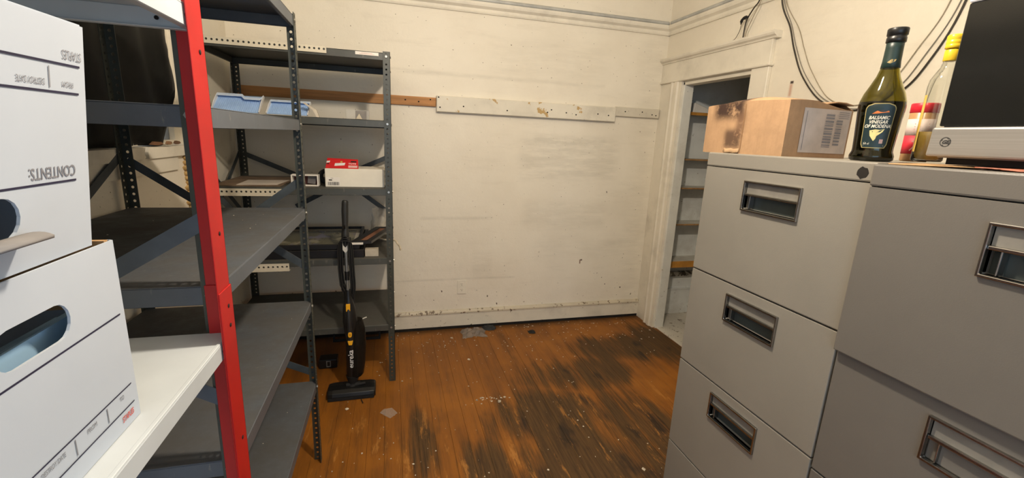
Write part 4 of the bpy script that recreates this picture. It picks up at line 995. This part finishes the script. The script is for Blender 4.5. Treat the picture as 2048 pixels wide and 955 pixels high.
# ------------------------------------------------------------------ things on the rear shelving unit
def tray(x0, x1, y0, y1, zb, zt, label, mat, notch=False):
    """white plastic tray propped up so its ribbed base faces the room"""
    t = thing('plastic_tray', label, 'tray', ((x0 + x1) / 2, y0, zb), 'white plastic trays on the rear shelving unit')
    P = lambda u, s, n: (x0 + (x1 - x0) * u, y0 + (y1 - y0) * s - n * 0.9, zb + (zt - zb) * s + n * 0.42)
    base = MB(); base.add([P(0, 0, 0), P(1, 0, 0), P(1, 1, 0), P(0, 1, 0)], [(0, 1, 2, 3)]); obj('base', base, mat, t, solid=0.003)
    rb = MB()
    for k in range(22):
        u = 0.04 + 0.92 * k / 22
        rb.add([P(u, .05, .001), P(u + .018, .05, .001), P(u + .018, .80, .001), P(u, .80, .001), P(u + .009, .05, .006), P(u + .009, .80, .006)], [(0, 4, 5, 3), (4, 1, 2, 5)])
    obj('rib', rb, mat, t, kind='stuff')
    rim = MB(); n = 24; v = []
    for i in range(n + 1):
        u = i / n; dip = 0.0
        if notch: dip = -0.18 * max(0, min(1, (u - .55) / .06)) * max(0, min(1, (1.02 - u) / .06))
        for (s, h) in ((1.0 + dip, 0.0), (1.0 + dip, 0.022), (0.86 + dip, 0.022)): v.append(P(u, s, h))
    rim.add(v, [(3 * i + a, 3 * i + a + 1, 3 * i + a + 4, 3 * i + a + 3) for i in range(n) for a in range(2)])
    obj('rim', rim, m_trayrim, t, solid=0.0025)
    for u in (0.0, 1.0):
        sd = MB(); v = []
        for (s, h) in ((0, 0), (0, .010), (.25, .014), (.6, .022), (.86, .022), (1.0, .022), (1.0, 0)): v.append(P(u, s, h))
        sd.add(v, [tuple(range(7))]); obj('side_rail', sd, m_white, t, solid=0.004)
m_tray = M('daylight_blue_tray', (0.40, 0.58, 0.88), 0.35, 0, .04); m_trayrim = M('daylight_blue_tray_rim', (0.66, 0.78, 0.95), .35, 0, .03)  # blue daylight on the white trays is put into their colour
tray(-0.885, -0.665, 2.66, 2.79, 1.567, 1.655, 'white plastic tray with blue daylight painted in, left one behind the red post', m_tray, True)
tray(-0.630, -0.430, 2.66, 2.79, 1.567, 1.636, 'white plastic tray with blue daylight painted in, right one next to the sloping beige bracket', m_tray)
pl = MB().prism([(0, 1.5605), (0.012, 1.5605), (0.0, 1.60), (-0.055, 1.634), (-0.066, 1.632), (-0.02, 1.60)], lambda u, v, d: (-0.385 + u, d, v), 2.66, 2.69)
tag(obj('plastic_bracket', pl, M('beige_plastic', (0.60, 0.53, 0.42), .5)), 'beige sloping plastic bracket at the right end of the trays', 'bracket')

cb = thing('plastic_case', 'small clear plastic case with grey insert on the upper rear shelf', 'case', (-0.16, 2.66, 1.560))
obj('shell', MB().box(-0.235, 2.64, 1.561, -0.115, 2.70, 1.612), m_clear, cb, bevel=.002)
obj('insert', MB().box(-0.185, 2.638, 1.5615, -0.128, 2.645, 1.607), M('grey_insert', (0.22, 0.20, 0.18), .6), cb)
obj('insert', MB().prism([(-0.182, 1.563), (-0.150, 1.563), (-0.165, 1.592), (-0.178, 1.572)], lambda u, v, d: (u, d, v), 2.635, 2.637), M('cream_insert', (0.60, 0.52, 0.38), .6), cb)

wc = thing('carton', 'long white carton with a barcode sticker on the middle rear shelf', 'carton', (-0.197, 2.72, 1.190))
obj('body', MB().box(-0.354, 2.620, 1.1905, -0.040, 2.84, 1.292), M('cream_white_card', (0.74, 0.70, 0.60), .7, 0, .03), wc, bevel=.002)
obj('side_tab', MB().box(-0.0395, 2.63, 1.20, -0.034, 2.83, 1.288), M('torn_card_edge', (0.45, 0.40, 0.32), .8), wc)
obj('sticker', MB().box(-0.348, 2.6192, 1.196, -0.278, 2.6205, 1.244), m_paper, wc)
b_ = MB(); barcode(b_, -0.340, 1.200, 0.056, 0.018, lambda u, v: (u, 2.6188, v), 11, 20); quad(b_, -0.335, 1.226, -0.318, 1.232, lambda u, v: (u, 2.6188, v)); quad(b_, -0.325, 1.238, -0.312, 1.2395, lambda u, v: (u, 2.6188, v)); obj('barcode', b_, m_blackm, wc, kind='stuff')
rp = thing('red_packet', 'red printed packet lying tilted on the white carton', 'packet', (-0.25, 2.68, 1.292))
RPf = lambda u, v, d: (-0.350 + u, 2.622 + 0.55 * v + d * .4, 1.2935 + 0.058 * (v / .1) + d * .3 - 0.01 * u)
rb_ = MB().prism([(0, 0), (0.172, 0), (0.168, 0.075), (0.006, 0.080)], lambda u, v, d: RPf(u, v, d), 0.0, 0.02); obj('body', rb_, M('red_card', (0.55, 0.018, 0.02), .4, 0, .06), rp)
q = lambda u, v: RPf(u, v, -0.0012)
w_ = MB(); w_.add([q(*p) for p in ((.045, .022), (.098, .030), (.102, .052), (.048, .046))], [(0, 1, 2, 3)]); w_.add([q(*p) for p in ((.003, .048), (.020, .052), (.022, .068), (.005, .064))], [(0, 1, 2, 3)])
text(w_, 'TOTE', 0.016, lambda u, v: q(0.118 + u, 0.040 + v), bold=.0003); obj('packet_print', w_, M('white_print', (0.75, 0.72, 0.70), .6), rp, label='white printed picture and lettering')
p_ = MB(); quad(p_, .118, .010, .166, .030, q); obj('packet_print', p_, M('pink_panel', (0.72, 0.42, 0.40), .6), rp)
d_ = MB(); quad(d_, .130, .058, .160, .070, q); quad(d_, .005, .036, .018, .045, q); obj('packet_print', d_, m_blackm, rp)
g_ = MB(); quad(g_, .076, .054, .086, .066, q); obj('packet_print', g_, M('gold_print', (0.55, 0.40, 0.08), .5), rp)

ob = thing('open_box', 'small open white box lying on its side with a curled photo inside', 'box', (-0.46, 2.66, 1.190))
fo = lambda u, v, d: (u, d, v)
obj('frame', MB().ring((-0.530, 1.1905, -0.392, 1.252), (-0.524, 1.195, -0.398, 1.247), fo, 2.640, 2.700), m_paper, ob)
obj('back_panel', MB().box(-0.523, 2.694, 1.196, -0.399, 2.698, 1.246), M('dark_red_card', (0.10, 0.03, 0.025), .7), ob)
cu_ = MB(); v = []
for j in range(9):
    a = j / 8 * 1.25
    v += [(-0.520 + 0.05 * math.sin(a) , 2.642, 1.246 - 0.05 * (1 - math.cos(a)) ), (-0.520 + 0.05 * math.sin(a), 2.690, 1.246 - 0.05 * (1 - math.cos(a)))]
cu_.add(v, [(2 * j, 2 * j + 1, 2 * j + 3, 2 * j + 2) for j in range(8)], True); obj('curled_sheet', cu_, m_paper, ob, solid=.001)
ph = MB().prism([(-0.452, 1.205), (-0.412, 1.199), (-0.404, 1.240), (-0.448, 1.243)], fo, 2.668, 2.671); obj('photo', ph, M('grey_photo', (0.14, 0.13, 0.13), .4), ob)
br_ = MB(); n = 24; c = (-0.318, 2.80, 1.2325); v = []
for (r, y) in ((0.018, 2.775), (0.042, 2.775), (0.042, 2.825), (0.018, 2.825)):
    for k in range(n): v.append((c[0] - 0.055 + r * math.cos(2 * math.pi * k / n), y, c[2] + r * math.sin(2 * math.pi * k / n)))
br_.add(v, [(i * n + k, i * n + (k + 1) % n, ((i + 1) % 4) * n + (k + 1) % n, ((i + 1) % 4) * n + k) for i in range(4) for k in range(n)], True)
tag(obj('tape_roll', br_, m_blackm, bevel=.002), 'black tape roll standing on edge behind the white carton', 'tape roll')
tag(obj('cardboard_sheet', MB().box(-0.90, 2.60, 1.1905, -0.575, 3.08, 1.1955), M('brown_board', (0.20, 0.135, 0.085), .85, 0, .2), bevel=.001), 'brown cardboard sheet on the left of the middle rear shelf', 'cardboard')
pp = MB().prism([(-0.79, 2.615), (-0.60, 2.64), (-0.585, 2.88), (-0.80, 2.86)], lambda u, v, d: (u, v, d), 1.1957, 1.1972); tag(obj('paper_sheet', pp, M('pinkish_paper', (0.60, 0.53, 0.46), .8, 0, .08, 9)), 'pale paper sheet on the brown cardboard sheet', 'paper')

# framed pictures lying on the fourth shelf
m_frame = M('black_frame_wood', (0.010, 0.009, 0.009), .35)
def art_material():
    m, nt, b = nodes('faded_landscape_print'); P = opos(nt)
    a = noise(nt, P, 6, 4, .6, offs=(4, 2, 1), stretch=(1, 1, 1)); c = mixc(nt, ramp(nt, a, .40, .5), (0.30, 0.27, 0.19), (0.13, 0.12, 0.07)); c = mixc(nt, ramp(nt, noise(nt, P, 5, 3), .52, .6), c, (0.17, 0.16, 0.23))
    nt.links.new(c, b.inputs['Base Color']); b.inputs['Roughness'].default_value = .25; return m
def picture(label, x0, y0, x1, y1, z0, h, w, mat_in, tilt=None):
    t = thing('picture_frame', label, 'picture frame', ((x0 + x1) / 2, (y0 + y1) / 2, z0))
    fz = lambda u, v, d: (u, v, d)
    obj('frame', MB().ring((x0, y0, x1, y1), (x0 + w, y0 + w, x1 - w, y1 - w), fz, z0, z0 + h), m_frame, t, bevel=.002)
    obj('mat_board', MB().box(x0 + w, y0 + w, z0 + .004, x1 - w, y1 - w, z0 + h * .5), M('cream_mat', (0.52, 0.48, 0.40), .6), t)
    g = (x1 - x0) * .10
    obj('print', MB().box(x0 + w + g * .5, y0 + w + .05, z0 + h * .5, x1 - w - g * .5, y1 - w - .05, z0 + h * .5 + .001), mat_in, t)
picture('large black framed picture lying flat on the fourth rear shelf', -0.72, 2.585, -0.160, 3.15, 0.7905, 0.046, 0.022, art_material())
picture('second black picture frame lying flat on the large framed picture', -0.705, 2.60, -0.185, 3.12, 0.8368, 0.028, 0.018, art_material())
t = thing('picture_frame', 'narrow black framed brown picture lying skewed on the right of the picture stack', 'picture frame', (-0.19, 2.8, 0.865))
sk = lambda u, v, d: (-0.235 + u + 0.30 * v, 2.61 + v, 0.8652 + d)
obj('frame', MB().ring((0, 0, 0.115, 0.42), (.036, .03, .079, .39), sk, 0, .014), m_frame, t); obj('print', MB().ring((.036, .03, .079, .39), (.057, .2, .058, .2001), sk, .002, .008), M('brown_print', (0.30, 0.13, 0.07), .5), t)
tag(obj('paper_strip', MB().box(-0.238, 2.590, 0.8655, -0.165, 2.608, 0.8735), m_paper), 'white paper strip on the front of the picture stack', 'paper')
tag(obj('small_carton', MB().box(-0.156, 2.60, 0.7905, -0.082, 2.65, 0.832), M('beige_card', (0.48, 0.42, 0.33), .7), bevel=.001), 'small beige carton at the right of the stacked pictures', 'carton')

# rope and plastic film round the right rear post
rope = bez([(-0.11, 3.05, 0.80), (-0.085, 3.00, 0.805), (-0.05, 2.98, 0.80), (-0.012, 2.95, 0.802), (0.016, 2.93, 0.806), (0.030, 2.92, 0.785), (0.045, 2.92, 0.765), (0.050, 2.92, 0.74)], 6)
tag(obj('rope', MB().tube(rope, 0.006, 6), M('frayed_rope', (0.66, 0.57, 0.42), .9, 0, .2, 60)), 'frayed pale rope poking out past the right rear post', 'rope')
film = MB(); v = []; r = random.Random(2)
for j in range(13):
    for i in range(9):
        a = i / 8; z = 0.795 + 0.20 * j / 12
        v.append((-0.150 + a * (0.06 + 0.075 * j / 12) + .02 * (j / 12) + r.uniform(-.004, .004), 3.10 + 0.03 * math.sin(a * 11 + j * .4) + r.uniform(-.006, .006), z))
film.add(v, [(j * 9 + i, j * 9 + i + 1, (j + 1) * 9 + i + 1, (j + 1) * 9 + i) for j in range(12) for i in range(8)], True)
tag(obj('plastic_film', film, m_haze), 'hazy crumpled plastic film hanging at the right of the fourth rear shelf', 'plastic film')
tag(obj('scrap', MB().tube(bez([(-0.200, 2.64, 0.3785), (-0.185, 2.665, 0.3785), (-0.165, 2.685, 0.3785)], 4), 0.0035, 6), m_paper), 'small white scrap lying on the lowest rear shelf', 'scrap')

# below the rear unit
af = thing('empty_frame', 'thin black empty frame leaning on the wall under the rear shelving unit', 'frame', (-0.27, 3.2, 0))
fl2 = lambda u, v, d: (u, 3.16 + 0.35 * v + d, v)
for nm, mb in (('rail', MB().prism([(-0.43, .155), (-0.10, .155), (-0.10, .172), (-0.43, .172)], fl2, 0, .012)), ('rail', MB().prism([(-0.43, 0.001), (-0.10, 0.001), (-0.10, .016), (-0.43, .016)], fl2, 0, .012)), ('stile', MB().prism([(-0.112, 0.016), (-0.10, 0.016), (-0.10, .155), (-0.112, .155)], fl2, 0, .012)), ('stile', MB().prism([(-0.43, 0.016), (-0.418, 0.016), (-0.418, .155), (-0.43, .155)], fl2, 0, .012))): obj(nm, mb, m_blackm, af)
pa = thing('power_adapter', 'black power adapter with a grey sticker under the rear shelving unit', 'adapter', (-0.42, 2.80, 0))
obj('body', MB().box(-0.47, 2.78, 0.0, -0.36, 2.86, 0.062), m_black, pa, bevel=.006, seg=2); obj('sticker', MB().ring((-0.425, .012, -0.398, .054), (-0.420, .018, -0.403, .048), lambda u, v, d: (u, d, v), 2.7785, 2.7802), M('dull_grey', (0.16, 0.16, 0.15), .6), pa)

# ------------------------------------------------------------------ stick vacuum
def vacuum():
    t = thing('stick_vacuum', 'black stick vacuum with amber buttons leaning on the rear shelving unit', 'vacuum', (-0.245, 2.47, 0))
    hd = MB(); n = 8; L0, L1 = -0.376, -0.112
    sec = [(2.400, 0.004), (2.396, 0.022), (2.402, 0.040), (2.425, 0.052), (2.47, 0.056), (2.515, 0.050), (2.528, 0.030), (2.526, 0.004)]
    v = []
    xs = [L0, L0 + .006, L0 + .03, (L0 + L1) / 2, L1 - .03, L1 - .006, L1]; sc = [.80, .93, 1, 1.02, 1, .93, .80]
    for x, s in zip(xs, sc):
        for (y, z) in sec: v.append((x, 2.462 + (y - 2.462) * s, 0.004 + (z - .004) * s))
    f = [(i * n + k, i * n + (k + 1) % n, (i + 1) * n + (k + 1) % n, (i + 1) * n + k) for i in range(6) for k in range(n)] + [tuple(range(n)), tuple(6 * n + k for k in range(n - 1, -1, -1))]
    hd.add(v, f)
    h = obj('floor_head', hd, m_black, t, bevel=.003, seg=2, label='wide black floor head')
    obj('bumper', MB().box(L0 + .008, 2.3915, .002, L1 - .008, 2.400, .018), m_blackm, h)
    for x in (-0.33, -0.155): obj('roller', MB().tube([(x - .008, 2.50, .010), (x + .008, 2.50, .010)], .010, 12), m_blackm, h)
    nk = MB().tube(bez([(-0.240, 2.465, 0.045), (-0.239, 2.468, 0.075), (-0.238, 2.470, 0.115)], 5), [0.030, .027, .024, .022, .022, .024, .027, .03, .033, .036, .038], 16)
    nk.tube([(-0.275, 2.46, 0.058), (-0.195, 2.46, 0.058)], 0.014, 10).tube([(-0.205, 2.452, 0.062), (-0.168, 2.452, 0.066)], 0.009, 8)
    obj('swivel_joint', nk, m_blackm, t)
    # main body: tapered shell (front spine) with a clear dust cup at the right
    def oval(prof):
        mb = MB(); n = 24; v = []
        for (z, cx, cy, rx, ry) in prof:
            for k in range(n):
                a = 2 * math.pi * k / n; v.append((cx + rx * math.cos(a), cy + ry * math.sin(a), z))
        mb.add(v, [(i * n + k, i * n + (k + 1) % n, (i + 1) * n + (k + 1) % n, (i + 1) * n + k) for i in range(len(prof) - 1) for k in range(n)], True)
        mb.add(v[:n], [tuple(range(n - 1, -1, -1))]); mb.add(v[-n:], [tuple(range(n))]); return mb
    obj('dust_cup', oval([(0.110, -0.222, 2.475, .036, .036), (0.125, -0.221, 2.476, .046, .044), (0.20, -0.216, 2.479, .051, .046), (0.30, -0.210, 2.483, .052, .046), (0.40, -0.209, 2.488, .046, .043), (0.45, -0.213, 2.492, .038, .038)]), m_smoke, t, label='smoked clear dust cup')
    obj('filter', oval([(0.30, -0.207, 2.485, .026, .026), (0.33, -0.206, 2.487, .036, .034), (0.43, -0.212, 2.490, .032, .032)]), M('dark_filter', (0.05, 0.04, 0.03), .8), t)
    obj('body_shell', oval([(0.105, -0.240, 2.462, .026, .024), (0.125, -0.240, 2.461, .031, .026), (0.25, -0.238, 2.462, .031, .026), (0.35, -0.240, 2.466, .028, .028), (0.45, -0.241, 2.476, .040, .038), (0.52, -0.244, 2.484, .034, .034), (0.58, -0.246, 2.490, .022, .022), (0.63, -0.247, 2.492, .017, .017)]), m_black, t, label='glossy black body shell')
    obj('spine', oval([(0.330, -0.240, 2.438, .014, .010), (0.42, -0.242, 2.440, .013, .012), (0.52, -0.245, 2.456, .012, .012), (0.56, -0.246, 2.468, .012, .012)]), M('satin_black', (0.022, 0.022, 0.022), .3), t)
    def btn(pts, z, y, cx, dep=.006): return MB().prism([(cx + u, z + w) for u, w in pts], lambda u, v, d: (u, y + d, v), -dep, dep)
    obj('button', btn([(-.0105, -.021), (.0095, -.021), (.0105, -.018), (.0105, .018), (.009, .021), (-.0095, .021), (-.0115, .018), (-.0115, -.018)], 0.5375, 2.455, -0.246, .008), m_yellow, t, label='amber top button', bevel=.001)
    pw = obj('button', btn([(.0105 * math.cos(k * math.pi / 10), .0145 * max(-1, min(1, 1.15 * math.sin(k * math.pi / 10)))) for k in range(20)], 0.386, 2.429, -0.240), m_yellow, t, label='amber power button', bevel=.001)
    obj('power_symbol', MB().ring((-.2445, .382, -.2355, .391), (-.2425, .384, -.2375, .389), lambda u, v, d: (u, 2.4226 + d, v), 0, .0006), M('dark_amber', (0.35, .14, .01), .5), pw)
    obj('button', btn([(-.008, -.013), (.008, -.013), (.0095, -.010), (.014, .010), (.013, .013), (-.013, .013), (-.014, .010), (-.0095, -.010)], 0.335, 2.433, -0.240), m_yellow, t, label='amber release button', bevel=.001)
    tx = MB(); text(tx, 'eureka', 0.040, lambda u, w: (-0.228 - w, 2.4350, 0.178 + u), bold=.0004)
    # lettering runs upwards and is laid on the curved front of the shell
    cxs, cys, rx, ry = -0.239, 2.4615, .0316, .0268
    tx.v = [(x, cys - ry * math.sqrt(max(0.02, 1 - ((x - cxs) / rx) ** 2)) - .0008, z) for (x, y, z) in tx.v]
    obj('lettering', tx, M('white_logo_print', (0.80, 0.80, 0.78), .5), t, label='white lettering running up the body')
    obj('tube', MB().tube([(-0.247, 2.492, 0.60), (-0.252, 2.512, 0.92)], 0.0095, 14), m_grey, t, label='grey metal tube')
    obj('tube_clip', MB().tube([(-0.249, 2.500, 0.685), (-0.2495, 2.503, 0.735)], 0.0135, 12), m_black, t)
    fk = MB()
    for s in (-1, 1): fk.prism([(0, .84), (s * .018, .865), (s * .021, .905), (s * .014, .93), (s * .011, .885), (0, .872)], lambda u, v, d: (-0.252 + u, 2.498 + d, v), 0, .012)
    obj('grip_fork', fk, M('light_grey_plastic', (0.60, 0.58, 0.53), .4), t, label='light grey fork below the grip')
    gp = MB().tube(bez([(-0.252, 2.511, 0.87), (-0.2515, 2.516, 0.93), (-0.250, 2.522, 1.0), (-0.249, 2.528, 1.07), (-0.247, 2.531, 1.118), (-0.246, 2.533, 1.13)], 4), [.012, .015, .017, .019, .0205, .020, .018, .016, .016, .017, .0175, .0178, .0180, .0180, .0175, .0175, .017, .016, .014, .012, .008], 14)
    obj('grip', gp, M('soft_black_grip', (0.018, 0.018, 0.017), .5), t, label='black handle grip')
    obj('cord_hook', MB().tube(bez([(-0.250, 2.50, 0.985), (-0.250, 2.485, 0.985), (-0.250, 2.478, 1.0)], 4), .005, 8), m_black, t)
    cd = MB(); r = random.Random(6)
    for k in range(7):
        o_ = 0.014 + 0.0035 * k; z0 = 0.62 + r.uniform(-.03, .03); z1 = 0.935 - .004 * k; yy = 2.486 + .006 * (k % 3)
        pts = [(-0.250 - o_, yy, z0 + .04), (-0.254 - o_ * 1.05, yy, .76), (-0.253 - o_, yy, z1 - .03), (-0.252 - o_ * .5, yy - .004, z1), (-0.251 + o_ * .5, yy - .004, z1), (-0.250 + o_, yy, z1 - .03), (-0.247 + o_ * 1.05, yy, .76), (-0.245 + o_, yy, z0), (-0.246, yy + .014, z0 - .035), (-0.250 - o_, yy, z0 + .04)]
        cd.tube(bez(pts, 5), .0034, 6, False)
    obj('power_cord', cd, m_blackm, t, label='black cord wound in loops')
    cf = MB().tube(bez([(-0.225, 2.497, 0.93), (-0.214, 2.50, 0.80), (-0.216, 2.50, 0.62), (-0.22, 2.50, 0.52)], 6), .0034, 6); obj('power_cord', cf, m_blackm, t)
vacuum()
tw = MB().tube([(-0.190, 2.385, 0.004), (-0.178, 2.345, 0.003)], .0025, 6); tag(obj('twig', tw, m_blackm), 'short black stick on the floor in front of the vacuum head', 'stick')

# ------------------------------------------------------------------ litter on the floor
o = crumple('plastic_bag', 0.598, 3.150, 0.0, 0.16, 0.15, 0.035, M('grey_brown_film', (0.27, 0.22, 0.18), .4, 0, .2, 20, alpha=.85), 11, 9, 7); tag(o, 'crumpled grey plastic bag on the floor by the baseboard', 'bag')
o = crumple('rag', 0.735, 3.205, 0.0, 0.12, 0.075, 0.030, M('dark_grey_rag', (0.035, 0.036, 0.036), .9), 14, 9, 7); tag(o, 'small dark rag on the floor by the baseboard', 'rag')
o = crumple('rag', 1.055, 3.085, 0.0, 0.055, 0.06, 0.016, m_blackm, 19, 7, 6); tag(o, 'tiny black crumpled scrap on the orange floor', 'scrap')
o = obj('plastic_shard', MB().prism([(-0.085, 2.235), (-0.03, 2.175), (0.010, 2.215), (-0.02, 2.27), (-0.065, 2.265)], lambda u, v, d: (u, v, d), .0006, .002), m_clear); tag(o, 'clear plastic shard lying on the floor in front of the rear shelving', 'shard')
ch = MB(); r = random.Random(21)
for k in range(330):
    if k < 210: x, y = r.uniform(-0.1, 2.05), YB - 0.03 - abs(r.gauss(0, .28))
    elif k < 300: x, y = r.uniform(-0.3, 1.3), r.uniform(1.5, 2.9)
    else: x, y = r.gauss(0.52, .06), r.gauss(2.25, .025)
    if not (1.45 < y < YB - .02): continue
    s = r.uniform(.002, .0065) * (2.0 if r.random() < .05 else 1) * (1.25 if k >= 300 else 1); a0 = r.uniform(0, 6.28); m_ = r.choice((3, 4, 5))
    pts = [(x + s * r.uniform(.5, 1.2) * math.cos(a0 + 6.283 * i / m_), y + s * r.uniform(.6, 1.4) * math.sin(a0 + 6.283 * i / m_)) for i in range(m_)]
    ch.prism(pts, lambda u, v, d: (u, v, d), .0003, .0016)
o = obj('paint_flakes', ch, M('paint_flakes', (0.66, 0.58, 0.46), .7, 0, .2, 30), kind='stuff'); tag(o, 'scattered pale paint flakes on the plank floor', 'paint flakes')
ch = MB()
for k in range(26):
    x, y = r.uniform(-0.80, -0.36), r.uniform(1.05, 1.9); z = r.choice((0.405, 0.785, 1.186)) + .0002; s = r.uniform(.001, .0022)
    ch.prism([(x + s * math.cos(6.283 * i / 4), y + s * r.uniform(.6, 1.5) * math.sin(6.283 * i / 4)) for i in range(4)], lambda u, v, d, z=z: (u, v, z + d), 0, .0012)
o = obj('paint_flakes', ch, MATS['paint_flakes'], kind='stuff'); tag(o, 'tiny pale crumbs on the dusty shelves of the near grey unit', 'crumbs')

# ------------------------------------------------------------------ ceiling lamp
def lamp():
    x, y, z = LAMP_POS
    t = thing('ceiling_lamp', 'bare bulb ceiling lamp hanging on a short rod', 'lamp', (x, y, ZC))
    obj('rose', MB().lathe([(0.06, -.001), (0.055, -.02), (0.02, -.028), (0, -.028)], (x, y, ZC), 24), m_white, t)
    obj('rod', MB().tube([(x, y, ZC - .027), (x, y, z + .13)], .006, 8), m_grey, t)
    obj('socket', MB().lathe([(0.0, .14), (0.018, .14), (0.02, .09), (0.016, .075), (0, .075)], (x, y, z), 16), m_white, t)
    obj('bulb', MB().lathe([(0, .080), (.013, .078), (.016, .062), (.028, .045), (.030, .03), (.024, .012), (.010, .004), (0, .003)], (x, y, z + .002), 20), M('glowing_bulb', (1, .85, .65), .4, emit=(1, .78, .50, 4.0)), t)
    ld = bpy.data.lights.new('bulb_light', 'POINT'); ld.energy = LAMP_W; ld.color = (1.0, 0.865, 0.70); ld.shadow_soft_size = 0.045
    lo = bpy.data.objects.new('bulb_light', ld); COL.objects.link(lo); lo.location = (x, y, z - 0.05)
lamp()
